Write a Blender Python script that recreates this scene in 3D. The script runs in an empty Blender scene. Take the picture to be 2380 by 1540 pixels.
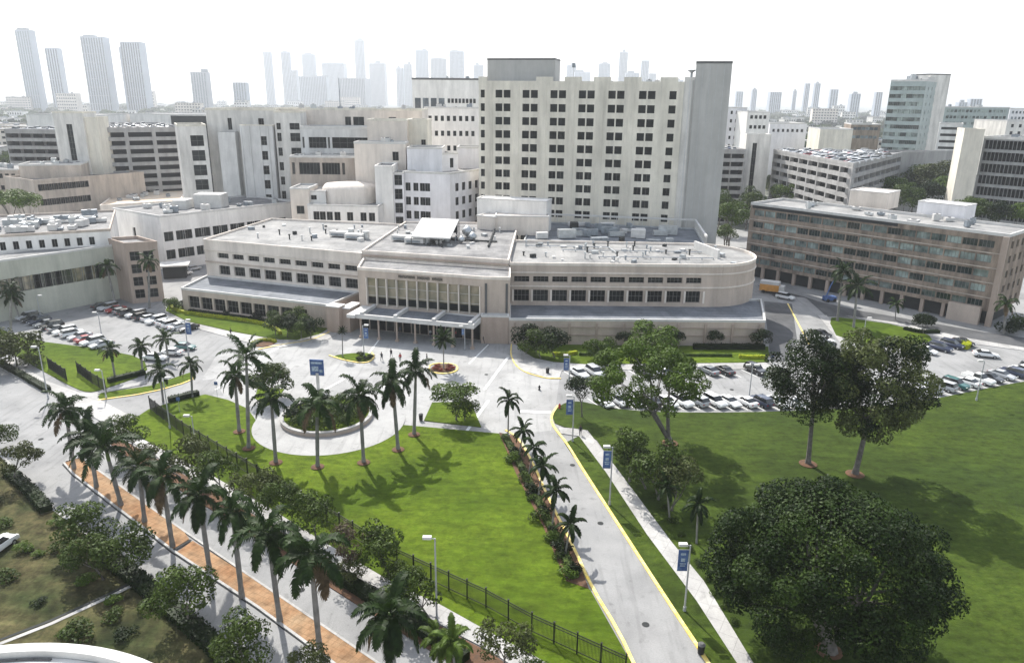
import bpy, bmesh, math, random
from math import sin, cos, tan, pi, radians, sqrt, atan2, hypot
from mathutils import Vector, Matrix, Quaternion
R = random.Random(7)
S = bpy.context.scene
C = S.collection

# ------------------------------------------------------------ camera
IW, IH, FL = 2379.0, 1540.0, 1713.0
PITCH, ROLL, CZ = radians(17.5), radians(0.6), 50.0
cam = bpy.data.cameras.new('camera'); camo = bpy.data.objects.new('camera', cam); C.objects.link(camo)
cam.sensor_fit = 'HORIZONTAL'; cam.sensor_width = 36.0; cam.lens = 36.0*FL/IW
cam.clip_start = 0.5; cam.clip_end = 20000
camo.matrix_world = Matrix.Translation((0, 0, CZ)) @ Matrix.Rotation(pi/2-PITCH, 4, 'X') @ Matrix.Rotation(ROLL, 4, 'Z')
S.camera = camo
# ------------------------------------------------------------ sky and sun
SUN_EL, SUN_AZ = radians(47), radians(-25)
w = bpy.data.worlds.new('World'); S.world = w; w.use_nodes = True
nt = w.node_tree; bg = nt.nodes['Background']
sky = nt.nodes.new('ShaderNodeTexSky'); sky.sky_type = 'NISHITA'; sky.sun_disc = False
sky.sun_elevation = SUN_EL; sky.sun_rotation = SUN_AZ; sky.dust_density = 1.6; sky.air_density = 1.3; sky.ozone_density = 1.0
hs = nt.nodes.new('ShaderNodeHueSaturation'); hs.inputs['Saturation'].default_value = 0.5; nt.links.new(sky.outputs[0], hs.inputs['Color']); nt.links.new(hs.outputs[0], bg.inputs[0]); bg.inputs[1].default_value = 0.105
sl = bpy.data.lights.new('sun', 'SUN'); so = bpy.data.objects.new('sun', sl); C.objects.link(so)
sl.energy = 2.75; sl.angle = radians(0.6); sl.color = (1.0, 0.965, 0.90)
sd = Vector((sin(SUN_AZ)*cos(SUN_EL), cos(SUN_AZ)*cos(SUN_EL), sin(SUN_EL)))
so.rotation_euler = sd.to_track_quat('Z', 'Y').to_euler()
S.view_settings.view_transform = 'Standard'; S.view_settings.look = 'None'
S.view_settings.exposure = 1.5; S.view_settings.gamma = 1.0
S.cycles.max_bounces = 5; S.cycles.diffuse_bounces = 3; S.cycles.glossy_bounces = 2
S.cycles.transmission_bounces = 2; S.cycles.volume_bounces = 1; S.cycles.transparent_max_bounces = 4
HAZE = 0.00017

# ------------------------------------------------------------ photo-point to place
def ray(x, y):
    u = x-IW/2; v = IH/2-y
    c, s = cos(ROLL), sin(ROLL); u, v = u*c-v*s, u*s+v*c
    return Vector((u, FL*cos(PITCH)+v*sin(PITCH), -FL*sin(PITCH)+v*cos(PITCH)))
def G(x, y, z=0.0):
    d = ray(x, y); t = (z-CZ)/d.z
    return Vector((0, 0, CZ))+d*t
def PY(x, y, Y):
    d = ray(x, y); return Vector((0, 0, CZ))+d*(Y/d.y)

# ------------------------------------------------------------ tagging
def link(o): C.objects.link(o); return o
def tag(o, label=None, cat=None, group=None, kind=None):
    if label: o['label'] = label
    if cat: o['category'] = cat
    if group: o['group'] = group
    if kind: o['kind'] = kind
    return o
def thing(name, label, cat, loc=(0, 0, 0), rz=0, group=None):
    o = link(bpy.data.objects.new(name, None)); o.location = loc; o.rotation_euler = (0, 0, rz)
    o.empty_display_size = 0.3
    return tag(o, label, cat, group)
ORD = ['first','second','third','fourth','fifth','sixth','seventh','eighth','ninth','tenth','eleventh','twelfth','thirteenth',
       'fourteenth','fifteenth','sixteenth','seventeenth','eighteenth','nineteenth','twentieth','twenty-first','twenty-second',
       'twenty-third','twenty-fourth','twenty-fifth']

# ------------------------------------------------------------ materials
def mat(name, col, rough=0.85, var=0.12, scale=0.6, col2=None, streak=False, bump=0.0, spec=0.3, fine=8.0, metal=0.0):
    m = bpy.data.materials.new(name); m.use_nodes = True; n = m.node_tree; L = n.links
    b = n.nodes['Principled BSDF']; b.inputs['Roughness'].default_value = rough
    b.inputs['Specular IOR Level'].default_value = spec; b.inputs['Metallic'].default_value = metal
    geo = n.nodes.new('ShaderNodeNewGeometry')
    mp = n.nodes.new('ShaderNodeMapping'); L.new(geo.outputs['Position'], mp.inputs[0])
    if streak: mp.inputs['Scale'].default_value = (1, 1, 0.18)
    n1 = n.nodes.new('ShaderNodeTexNoise'); n1.inputs['Scale'].default_value = scale; n1.inputs['Detail'].default_value = 6
    n1.inputs['Roughness'].default_value = 0.62
    L.new(mp.outputs[0], n1.inputs['Vector'])
    n2 = n.nodes.new('ShaderNodeTexNoise'); n2.inputs['Scale'].default_value = fine; n2.inputs['Detail'].default_value = 3
    L.new(geo.outputs['Position'], n2.inputs['Vector'])
    mx = n.nodes.new('ShaderNodeMix'); mx.data_type = 'RGBA'
    c2 = col2 or tuple(c*(1-var*2.2) for c in col)
    c1 = tuple(min(1, c*(1+var)) for c in col) if not col2 else col
    mr = n.nodes.new('ShaderNodeMapRange'); mr.inputs[1].default_value = 0.32; mr.inputs[2].default_value = 0.68
    L.new(n1.outputs[0], mr.inputs[0]); L.new(mr.outputs[0], mx.inputs[0])
    mx.inputs[6].default_value = (*c1, 1); mx.inputs[7].default_value = (*c2, 1)
    m2 = n.nodes.new('ShaderNodeMix'); m2.data_type = 'RGBA'; m2.blend_type = 'MULTIPLY'
    mr2 = n.nodes.new('ShaderNodeMapRange'); mr2.inputs[1].default_value = 0.3; mr2.inputs[2].default_value = 0.7
    mr2.inputs[3].default_value = 1-var*1.3; mr2.inputs[4].default_value = 1.0
    L.new(n2.outputs[0], mr2.inputs[0]); m2.inputs[0].default_value = 1.0
    L.new(mx.outputs[2], m2.inputs[6]); L.new(mr2.outputs[0], m2.inputs[7])
    L.new(m2.outputs[2], b.inputs['Base Color'])
    if bump:
        bp = n.nodes.new('ShaderNodeBump'); bp.inputs['Strength'].default_value = bump; bp.inputs['Distance'].default_value = 0.1
        L.new(n2.outputs[0], bp.inputs['Height']); L.new(bp.outputs[0], b.inputs['Normal'])
    return m
def leafmat(name, a, b_, scale=0.5, rough=0.5, trans=0.12):
    m = mat(name, a, rough, 0.42, scale, b_, spec=0.08, fine=2.2)
    n = m.node_tree; b = n.nodes['Principled BSDF']
    src = b.inputs['Base Color'].links[0].from_socket
    oi = n.nodes.new('ShaderNodeObjectInfo'); hs = n.nodes.new('ShaderNodeHueSaturation')
    mr = n.nodes.new('ShaderNodeMapRange'); mr.inputs[3].default_value = 0.8; mr.inputs[4].default_value = 1.25
    n.links.new(oi.outputs['Random'], mr.inputs[0]); n.links.new(mr.outputs[0], hs.inputs['Value'])
    n.links.new(src, hs.inputs['Color']); n.links.new(hs.outputs[0], b.inputs['Base Color'])
    tr = n.nodes.new('ShaderNodeBsdfTranslucent'); mx = n.nodes.new('ShaderNodeMixShader'); mx.inputs[0].default_value = trans
    hs2 = n.nodes.new('ShaderNodeHueSaturation'); hs2.inputs['Value'].default_value = 1.6; hs2.inputs['Saturation'].default_value = 1.1
    n.links.new(hs.outputs[0], hs2.inputs['Color']); n.links.new(hs2.outputs[0], tr.inputs[0])
    n.links.new(b.outputs[0], mx.inputs[1]); n.links.new(tr.outputs[0], mx.inputs[2])
    n.links.new(mx.outputs[0], n.nodes['Material Output'].inputs[0])
    return m
def glassmat(name, dark, light, rough=0.12, spec=0.6):
    m = bpy.data.materials.new(name); m.use_nodes = True; n = m.node_tree; L = n.links
    b = n.nodes['Principled BSDF']; b.inputs['Roughness'].default_value = rough; b.inputs['Specular IOR Level'].default_value = spec
    oi = n.nodes.new('ShaderNodeObjectInfo'); geo = n.nodes.new('ShaderNodeNewGeometry')
    no = n.nodes.new('ShaderNodeTexNoise'); no.inputs['Scale'].default_value = 0.45; no.inputs['Detail'].default_value = 2  # noise and random tint paint varied reflections into the glass colour
    L.new(geo.outputs['Position'], no.inputs['Vector'])
    mu = n.nodes.new('ShaderNodeMath'); mu.operation = 'MULTIPLY'; L.new(oi.outputs['Random'], mu.inputs[0]); L.new(no.outputs[0], mu.inputs[1])
    mr = n.nodes.new('ShaderNodeMapRange'); mr.inputs[1].default_value = 0.15; mr.inputs[2].default_value = 0.55; L.new(mu.outputs[0], mr.inputs[0])
    mx = n.nodes.new('ShaderNodeMix'); mx.data_type = 'RGBA'; L.new(mr.outputs[0], mx.inputs[0])
    mx.inputs[6].default_value = (*dark, 1); mx.inputs[7].default_value = (*light, 1)
    L.new(mx.outputs[2], b.inputs['Base Color'])
    return m
def paintmat():
    m = bpy.data.materials.new('car_paint'); m.use_nodes = True; n = m.node_tree
    b = n.nodes['Principled BSDF']; oi = n.nodes.new('ShaderNodeObjectInfo')
    no = n.nodes.new('ShaderNodeTexNoise'); no.inputs['Scale'].default_value = 2.0
    mx = n.nodes.new('ShaderNodeMix'); mx.data_type = 'RGBA'; mx.blend_type = 'MULTIPLY'; mx.inputs[0].default_value = 0.25
    n.links.new(oi.outputs['Color'], mx.inputs[6]); n.links.new(no.outputs[0], mx.inputs[7])
    n.links.new(mx.outputs[2], b.inputs['Base Color'])
    b.inputs['Roughness'].default_value = 0.3; b.inputs['Coat Weight'].default_value = 0.6; b.inputs['Coat Roughness'].default_value = 0.08
    return m
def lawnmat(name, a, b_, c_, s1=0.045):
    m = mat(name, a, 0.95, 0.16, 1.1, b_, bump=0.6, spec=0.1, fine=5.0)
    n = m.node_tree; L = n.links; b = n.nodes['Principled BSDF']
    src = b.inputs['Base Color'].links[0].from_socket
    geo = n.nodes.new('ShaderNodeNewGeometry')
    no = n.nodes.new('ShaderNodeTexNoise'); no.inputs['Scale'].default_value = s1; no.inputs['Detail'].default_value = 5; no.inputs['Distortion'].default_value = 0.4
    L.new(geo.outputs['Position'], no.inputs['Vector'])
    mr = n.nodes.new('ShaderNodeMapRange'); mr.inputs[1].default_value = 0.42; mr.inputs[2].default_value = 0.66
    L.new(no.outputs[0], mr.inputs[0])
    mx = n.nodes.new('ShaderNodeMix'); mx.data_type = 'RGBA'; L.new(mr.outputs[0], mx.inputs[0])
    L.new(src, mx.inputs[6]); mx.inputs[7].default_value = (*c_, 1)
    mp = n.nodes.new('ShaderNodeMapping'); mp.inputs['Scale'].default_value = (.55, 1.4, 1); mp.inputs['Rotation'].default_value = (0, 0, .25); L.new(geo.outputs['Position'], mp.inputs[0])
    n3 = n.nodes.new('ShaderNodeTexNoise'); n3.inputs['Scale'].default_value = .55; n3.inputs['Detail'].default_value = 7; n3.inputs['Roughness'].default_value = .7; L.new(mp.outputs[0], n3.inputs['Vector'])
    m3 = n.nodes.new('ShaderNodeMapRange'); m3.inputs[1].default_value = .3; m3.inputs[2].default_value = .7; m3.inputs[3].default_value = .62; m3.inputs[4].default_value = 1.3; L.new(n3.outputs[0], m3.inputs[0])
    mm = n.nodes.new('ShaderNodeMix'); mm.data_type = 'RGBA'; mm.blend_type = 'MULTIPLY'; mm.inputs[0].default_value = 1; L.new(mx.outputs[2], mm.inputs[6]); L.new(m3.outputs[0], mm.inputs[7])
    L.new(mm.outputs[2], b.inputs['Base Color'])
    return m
def pavemat(name, a, b_, joint=None, size=1.5, rough=0.9):
    m = mat(name, a, rough, 0.10, 0.25, b_, bump=0.15, spec=0.2, fine=6.0)
    n = m.node_tree; L = n.links; b = n.nodes['Principled BSDF']; src = b.inputs['Base Color'].links[0].from_socket; geo = n.nodes.new('ShaderNodeNewGeometry')
    for sc, lo, lo_in, hi_in, rot, sx in ((.09, .80, .36, .52, .5, 1), (.8, .70, .26, .40, 0, 1), (1.2, .86, .34, .46, .52, .08)):
        mp = n.nodes.new('ShaderNodeMapping'); mp.inputs['Rotation'].default_value = (0, 0, rot); mp.inputs['Scale'].default_value = (1, sx, 1); L.new(geo.outputs['Position'], mp.inputs[0])
        no = n.nodes.new('ShaderNodeTexNoise'); no.inputs['Scale'].default_value = sc; no.inputs['Detail'].default_value = 6; L.new(mp.outputs[0], no.inputs['Vector'])
        mr = n.nodes.new('ShaderNodeMapRange'); mr.inputs[1].default_value = lo_in; mr.inputs[2].default_value = hi_in; mr.inputs[3].default_value = lo; L.new(no.outputs[0], mr.inputs[0])
        mm = n.nodes.new('ShaderNodeMix'); mm.data_type = 'RGBA'; mm.blend_type = 'MULTIPLY'; mm.inputs[0].default_value = 1; L.new(src, mm.inputs[6]); L.new(mr.outputs[0], mm.inputs[7]); src = mm.outputs[2]
    L.new(src, b.inputs['Base Color'])
    if joint:
        n = m.node_tree; L = n.links; b = n.nodes['Principled BSDF']; src = b.inputs['Base Color'].links[0].from_socket
        geo = n.nodes.new('ShaderNodeNewGeometry'); br = n.nodes.new('ShaderNodeTexBrick')
        mp = n.nodes.new('ShaderNodeMapping'); mp.inputs['Rotation'].default_value = (0, 0, 0.5); L.new(geo.outputs['Position'], mp.inputs[0])
        br.offset = 0.0; br.inputs['Scale'].default_value = 1.0; br.inputs['Brick Width'].default_value = size; br.inputs['Row Height'].default_value = size
        br.inputs['Mortar Size'].default_value = 0.035; br.inputs['Color1'].default_value = (1, 1, 1, 1); br.inputs['Color2'].default_value = (.93, .93, .93, 1)
        br.inputs['Mortar'].default_value = (*joint, 1); L.new(mp.outputs[0], br.inputs['Vector'])
        mx = n.nodes.new('ShaderNodeMix'); mx.data_type = 'RGBA'; mx.blend_type = 'MULTIPLY'; mx.inputs[0].default_value = 1
        L.new(src, mx.inputs[6]); L.new(br.outputs[0], mx.inputs[7]); L.new(mx.outputs[2], b.inputs['Base Color'])
    return m
M = {}
M['tower'] = mat('tower_concrete', (.78, .73, .625), .9, .10, .35, streak=True, bump=.1)
M['shaft'] = mat('grey_panel', (.46, .45, .425), .6, .05, .25, streak=True)
M['beige'] = mat('beige_stucco', (.54, .45, .38), .9, .09, .3, streak=True, bump=.1)
M['beige2'] = mat('pale_beige_stucco', (.78, .70, .62), .9, .09, .3, streak=True)
M['white'] = mat('white_stucco', (.86, .83, .79), .9, .08, .3, streak=True)
M['bluewhite'] = mat('bluish_white_stucco', (.82, .80, .81), .9, .06, .3, streak=True)
M['garagewall'] = mat('grey_garage_concrete', (.38, .37, .36), .9, .12, .4, streak=True)
M['gridwall'] = mat('dark_grid_concrete', (.33, .33, .32), .9, .12, .4)
M['black'] = mat('painted_interior_shade', (.010, .010, .011), .95, .1, 1)  # near-black colour stands in for the shade inside the garages
M['oldbeige'] = mat('weathered_stucco', (.56, .48, .41), .9, .14, .4, streak=True)
M['concrete'] = mat('raw_concrete', (.78, .75, .70), .9, .13, .4, streak=True)
M['darkconc'] = mat('dark_concrete', (.035, .037, .037), .9, .1, .4)
M['greywall'] = mat('grey_wall', (.70, .69, .67), .9, .10, .35, streak=True)
M['brick'] = mat('brown_brick', (.33, .26, .205), .9, .25, .5, streak=True, bump=.1)
def stain(m, layers):
    n = m.node_tree; L = n.links; b = n.nodes['Principled BSDF']; src = b.inputs['Base Color'].links[0].from_socket; geo = n.nodes.new('ShaderNodeNewGeometry')
    for sc, lo, a, z, vec, rot in layers:
        mp = n.nodes.new('ShaderNodeMapping'); mp.inputs['Scale'].default_value = vec; mp.inputs['Rotation'].default_value = (0, 0, rot); L.new(geo.outputs['Position'], mp.inputs[0])
        no = n.nodes.new('ShaderNodeTexNoise'); no.inputs['Scale'].default_value = sc; no.inputs['Detail'].default_value = 7; no.inputs['Roughness'].default_value = .65; L.new(mp.outputs[0], no.inputs['Vector'])
        mr = n.nodes.new('ShaderNodeMapRange'); mr.inputs[1].default_value = a; mr.inputs[2].default_value = z; mr.inputs[3].default_value = lo; L.new(no.outputs[0], mr.inputs[0])
        mm = n.nodes.new('ShaderNodeMix'); mm.data_type = 'RGBA'; mm.blend_type = 'MULTIPLY'; mm.inputs[0].default_value = 1; L.new(src, mm.inputs[6]); L.new(mr.outputs[0], mm.inputs[7]); src = mm.outputs[2]
    L.new(src, b.inputs['Base Color'])
M['tan'] = mat('tan_roof', (.62, .48, .34), .9, .15, .18, (.68, .60, .50))
M['greenish'] = mat('pale_green_wall', (.52, .52, .44), .9, .08, .4, streak=True)
M['brownt'] = mat('taupe_wall', (.44, .35, .29), .9, .08, .4, streak=True)
M['glasstower'] = mat('blue_green_panel', (.34, .40, .39), .4, .1, .3)
M['roofw'] = mat('white_gravel_roof', (.37, .36, .345), .9, .17, .14, (.20, .20, .20), fine=1.5)
M['roofg'] = mat('grey_membrane_roof', (.115, .13, .15), .8, .14, .25, (.22, .23, .25), fine=1.5)
M['roofwet'] = mat('stained_roof', (.33, .32, .31), .85, .2, .2, (.13, .13, .135), fine=2.0)
M['trim'] = mat('white_trim', (.60, .585, .56), .8, .07, .5)
M['frame'] = mat('window_frame', (.20, .195, .18), .6, .05, 1)
M['darkframe'] = mat('dark_frame', (.10, .10, .10), .5, .05, 1)
M['metal'] = mat('galvanised_metal', (.50, .52, .53), .4, .1, 1, metal=.6)
M['equip'] = mat('rooftop_metal', (.30, .33, .36), .5, .2, .8, metal=.3)
M['glass'] = glassmat('dark_glass', (.004, .005, .006), (.028, .032, .032), .15, .12)
M['glassb'] = glassmat('blue_glass', (.02, .035, .05), (.25, .30, .33))
M['glassr'] = glassmat('curtain_glass', (.03, .035, .03), (.42, .36, .24), .08, .9)  # lighter tint is a painted yellowish reflection
M['glasslobby'] = glassmat('lobby_glass', (.42, .35, .25), (.20, .18, .12), .10, .6)  # olive-beige reflections put into the pane colour
M['glassg'] = glassmat('green_glass', (.010, .022, .020), (.34, .41, .38), .08, .6)  # pale teal end of the mix paints reflected light
M['sky1'] = mat('far_tower_blue', (.40, .44, .50), .7, .06, .02)  # both far tower colours kept pale, part of the haze painted in
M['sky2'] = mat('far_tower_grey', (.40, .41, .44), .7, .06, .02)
M['asphalt'] = pavemat('pale_asphalt', (.30, .297, .292), (.245, .245, .243))
M['asphdark'] = pavemat('dark_asphalt', (.075, .077, .082), (.12, .12, .122))
M['concpave'] = pavemat('plaza_concrete', (.40, .395, .385), (.32, .318, .312), (.86, .86, .86), 4.0)
M['walk'] = pavemat('sidewalk_concrete', (.48, .47, .45), (.36, .35, .34), (.72, .72, .72), 1.8)
M['brickpave'] = pavemat('orange_brick_paving', (.33, .175, .085), (.38, .26, .155), (.75, .72, .68), 0.7)
M['lawn'] = lawnmat('lawn_grass', (.080, .128, .006), (.122, .172, .012), (.050, .086, .005))
M['lawnr'] = lawnmat('darker_lawn_grass', (.043, .072, .008), (.068, .100, .013), (.030, .050, .008), .05)  # darker green grass for the right lawn and its verge
M['rough'] = lawnmat('dry_rough_grass', (.085, .085, .034), (.135, .115, .055), (.032, .045, .015), .16)
M['city'] = lawnmat('city_ground', (.07, .09, .05), (.16, .16, .145), (.30, .30, .29), .012)
M['yellow'] = mat('yellow_kerb_paint', (.80, .56, .08), .7, .12, 1.5, (.78, .66, .32))
M['white_paint'] = mat('white_road_paint', (.80, .80, .78), .7, .08, 1.5)
M['orange'] = mat('orange_paint', (.70, .33, .08), .6, .1, 1)
M['soil'] = mat('mulch', (.15, .075, .04), .95, .2, 1.5, (.09, .055, .035))
M['trunk'] = mat('palm_trunk', (.26, .25, .235), .9, .15, 1.0, bump=.3)
M['bark'] = mat('tree_bark', (.17, .155, .14), .9, .2, 2.0, bump=.4)
M['palm'] = leafmat('palm_leaf', (.013, .030, .006), (.030, .056, .011), .8)
M['palmy'] = leafmat('yellow_palm_leaf', (.10, .15, .02), (.06, .10, .02), .6)
M['shaftg'] = mat('palm_crownshaft', (.13, .20, .05), .5, .1, 1)
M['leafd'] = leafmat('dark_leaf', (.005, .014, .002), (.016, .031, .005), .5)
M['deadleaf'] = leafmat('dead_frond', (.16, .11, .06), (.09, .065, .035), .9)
M['leafh'] = leafmat('painted_highlight_leaf', (.016, .035, .005), (.036, .060, .010), .5)  # paler copy of the dark leaf, highlights painted on some crown lobes
M['leafm'] = leafmat('mid_leaf', (.040, .066, .012), (.078, .116, .022), .5)
M['leafl'] = leafmat('light_leaf', (.090, .140, .016), (.050, .090, .012), .7)
M['leafo'] = leafmat('olive_leaf', (.092, .108, .036), (.058, .074, .020), .6)
M['leafy'] = leafmat('yellow_leaf', (.45, .45, .02), (.26, .34, .02), .9)
M['leafr'] = leafmat('red_leaf', (.25, .03, .03), (.16, .05, .03), .9)
M['leafp'] = leafmat('purple_brown_leaf', (.13, .085, .075), (.10, .09, .04), .9)
M['paint'] = paintmat()
for k in ('roofw', 'roofwet', 'roofg'): stain(M[k], [(.16, .82, .38, .56, (1, 1, 1), 0), (.5, .80, .34, .46, (.12, 1.5, 1), -.25), (.5, .84, .34, .44, (1.6, .15, 1), -.25), (1.1, .6, .25, .36, (1, 1, 1), 0)])
for k in ('tower', 'beige', 'beige2', 'white', 'bluewhite', 'oldbeige', 'concrete', 'greywall', 'greenish', 'brownt', 'shaft'): stain(M[k], [(.6, .89, .34, .52, (1, 1, .07), 0), (.22, .92, .4, .6, (1, 1, 1), 0)])
stain(M['rough'], [(.25, .45, .36, .58, (1, 1, 1), 0), (1.3, .6, .36, .55, (1, .6, 1), .4)])
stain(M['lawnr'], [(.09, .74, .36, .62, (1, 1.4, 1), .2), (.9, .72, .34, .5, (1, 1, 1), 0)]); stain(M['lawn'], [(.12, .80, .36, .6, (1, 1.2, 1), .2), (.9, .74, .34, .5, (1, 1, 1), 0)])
stain(M['brickpave'], [(.7, .6, .35, .55, (1, 1, 1), 0)])
M['tyre'] = mat('tyre_rubber', (.02, .02, .02), .8, .1, 3)
M['carglass'] = glassmat('car_glass', (.01, .012, .014), (.03, .035, .04), .05, .8)
M['light'] = mat('lamp_lens', (.75, .75, .72), .2, .05, 3)
M['red'] = mat('tail_lens', (.35, .02, .02), .3, .05, 3)
M['iron'] = mat('black_iron', (.012, .013, .014), .5, .1, 3)
M['pole'] = mat('painted_pole', (.42, .43, .44), .4, .1, 1.5)
M['banner'] = mat('blue_banner_cloth', (.04, .08, .24), .8, .2, 1.2, (.12, .20, .38))
M['bannerl'] = mat('banner_markings', (.45, .55, .65), .8, .2, 3)
M['lettering'] = mat('dark_lettering', (.05, .05, .04), .6, .1, 3)
M['hair'] = mat('hair', (.02, .015, .01), .8, .1, 9)

# ------------------------------------------------------------ mesh builder
class MB:
    def __init__(s): s.v = []; s.f = []; s.m = []; s.mats = []; s.cur = 0
    def use(s, m):
        if m not in s.mats: s.mats.append(m)
        s.cur = s.mats.index(m); return s
    def face(s, pts):
        i = len(s.v); s.v.extend([tuple(p) for p in pts]); s.f.append(tuple(range(i, i+len(pts)))); s.m.append(s.cur)
    def box(s, c, d, rz=0.0):
        cx, cy, cz = c; hx, hy, hz = d[0]/2, d[1]/2, d[2]/2; ca, sa = cos(rz), sin(rz)
        P = []
        for z in (-hz, hz):
            for x, y in ((-hx, -hy), (hx, -hy), (hx, hy), (-hx, hy)):
                P.append((cx+x*ca-y*sa, cy+x*sa+y*ca, cz+z))
        i = len(s.v); s.v += P
        for f in ((3,2,1,0),(4,5,6,7),(0,1,5,4),(1,2,6,5),(2,3,7,6),(3,0,4,7)):
            s.f.append(tuple(i+k for k in f)); s.m.append(s.cur)
        return s
    def prism(s, poly, z0, z1, bottom=True, poly2=None):
        n = len(poly); q = poly2 or poly; i = len(s.v)
        s.v += [(p[0], p[1], z0) for p in poly]+[(p[0], p[1], z1) for p in q]
        s.f.append(tuple(i+n+k for k in range(n))); s.m.append(s.cur)
        if bottom: s.f.append(tuple(i+n-1-k for k in range(n))); s.m.append(s.cur)
        for k in range(n):
            j = (k+1) % n; s.f.append((i+k, i+j, i+n+j, i+n+k)); s.m.append(s.cur)
        return s
    def tube(s, p, q, r0, r1, n=8, cap=True):
        p = Vector(p); q = Vector(q); d = (q-p).normalized()
        a = d.orthogonal().normalized(); b = d.cross(a); i = len(s.v)
        for c, r in ((p, r0), (q, r1)):
            for k in range(n):
                t = 2*pi*k/n; s.v.append(tuple(c+a*(r*cos(t))+b*(r*sin(t))))
        for k in range(n):
            j = (k+1) % n; s.f.append((i+k, i+j, i+n+j, i+n+k)); s.m.append(s.cur)
        if cap:
            s.f.append(tuple(i+n+k for k in range(n))); s.m.append(s.cur)
            s.f.append(tuple(i+n-1-k for k in range(n))); s.m.append(s.cur)
        return s
    def pipe(s, pts, rs, n=8):
        pts = [Vector(p) for p in pts]; i = len(s.v); a = None
        for k, c in enumerate(pts):
            d = (pts[min(k+1, len(pts)-1)]-pts[max(k-1, 0)]).normalized()
            if a is None: a = d.orthogonal().normalized()
            a = (a-d*a.dot(d)).normalized(); b = d.cross(a)
            for j in range(n):
                t = 2*pi*j/n; s.v.append(tuple(c+a*(rs[k]*cos(t))+b*(rs[k]*sin(t))))
        for k in range(len(pts)-1):
            for j in range(n):
                l = (j+1) % n; s.f.append((i+k*n+j, i+k*n+l, i+(k+1)*n+l, i+(k+1)*n+j)); s.m.append(s.cur)
        e = i+(len(pts)-1)*n; s.f.append(tuple(e+j for j in range(n))); s.m.append(s.cur)
        return s
    def ring(s, poly, d_out, d_in, z0, z1):
        o = offset(poly, d_out); q = offset(poly, -d_in); n = len(poly)
        for k in range(n):
            j = (k+1) % n
            s.face([(*o[k], z1), (*o[j], z1), (*q[j], z1), (*q[k], z1)])
            s.face([(*o[k], z0), (*o[j], z0), (*o[j], z1), (*o[k], z1)])
            s.face([(*q[j], z0), (*q[k], z0), (*q[k], z1), (*q[j], z1)])
            s.face([(*o[j], z0), (*o[k], z0), (*q[k], z0), (*q[j], z0)])
        return s
    def mesh(s, name):
        me = bpy.data.meshes.new(name); me.from_pydata(s.v, [], s.f)
        for m in s.mats: me.materials.append(M[m])
        me.polygons.foreach_set('material_index', s.m); me.update(); return me
    def build(s, name, parent=None, smooth=False, **kw):
        me = s.mesh(name)
        if smooth: me.polygons.foreach_set('use_smooth', [True]*len(me.polygons))
        o = link(bpy.data.objects.new(name, me))
        if parent:
            o.parent = parent
            o.matrix_parent_inverse = Matrix.Identity(4)
        if kw: tag(o, **kw)
        return o
def offset(poly, d):
    n = len(poly); out = []
    for k in range(n):
        a, b, c = Vector(poly[k-1][:2]), Vector(poly[k][:2]), Vector(poly[(k+1) % n][:2])
        e1 = (b-a).normalized(); e2 = (c-b).normalized()
        n1 = Vector((e1.y, -e1.x)); n2 = Vector((e2.y, -e2.x)); m = (n1+n2)
        if m.length < 1e-4: m = n1
        m.normalize(); k_ = d/max(0.35, m.dot(n1)); out.append((b.x+m.x*k_, b.y+m.y*k_))
    return out
def ccw(poly):
    a = sum(poly[i-1][0]*poly[i][1]-poly[i][0]*poly[i-1][1] for i in range(len(poly)))
    return poly if a > 0 else poly[::-1]

# ------------------------------------------------------------ buildings (children use world coordinates relative to the root)
WCACHE = {}
def window_mesh(w, h, nx, nz, glass, frame, fw=0.06):
    key = (round(w, 2), round(h, 2), nx, nz, glass, frame)
    if key in WCACHE: return WCACHE[key]
    g_ = MB().use(glass); g_.face([(0, 0, 0), (w, 0, 0), (w, 0, h), (0, 0, h)])
    b = MB(); b.use(frame); t = 0.06
    def bar(x0, x1, z0, z1): b.box(((x0+x1)/2, -t/2-.003, (z0+z1)/2), (x1-x0, t, z1-z0))
    bar(0, w, 0, fw); bar(0, w, h-fw, h); bar(0, fw, fw, h-fw); bar(w-fw, w, fw, h-fw)
    for i in range(1, nx): bar(w*i/nx-fw/2, w*i/nx+fw/2, fw, h-fw)
    for i in range(1, nz):
        zz = h*i/nz
        for j in range(nx): bar(w*j/nx+(fw if j == 0 else fw/2), w*(j+1)/nx-(fw if j == nx-1 else fw/2), zz-fw/2, zz+fw/2)
    me = (g_.mesh('window'), b.mesh('frame')); WCACHE[key] = me; return me
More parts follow.
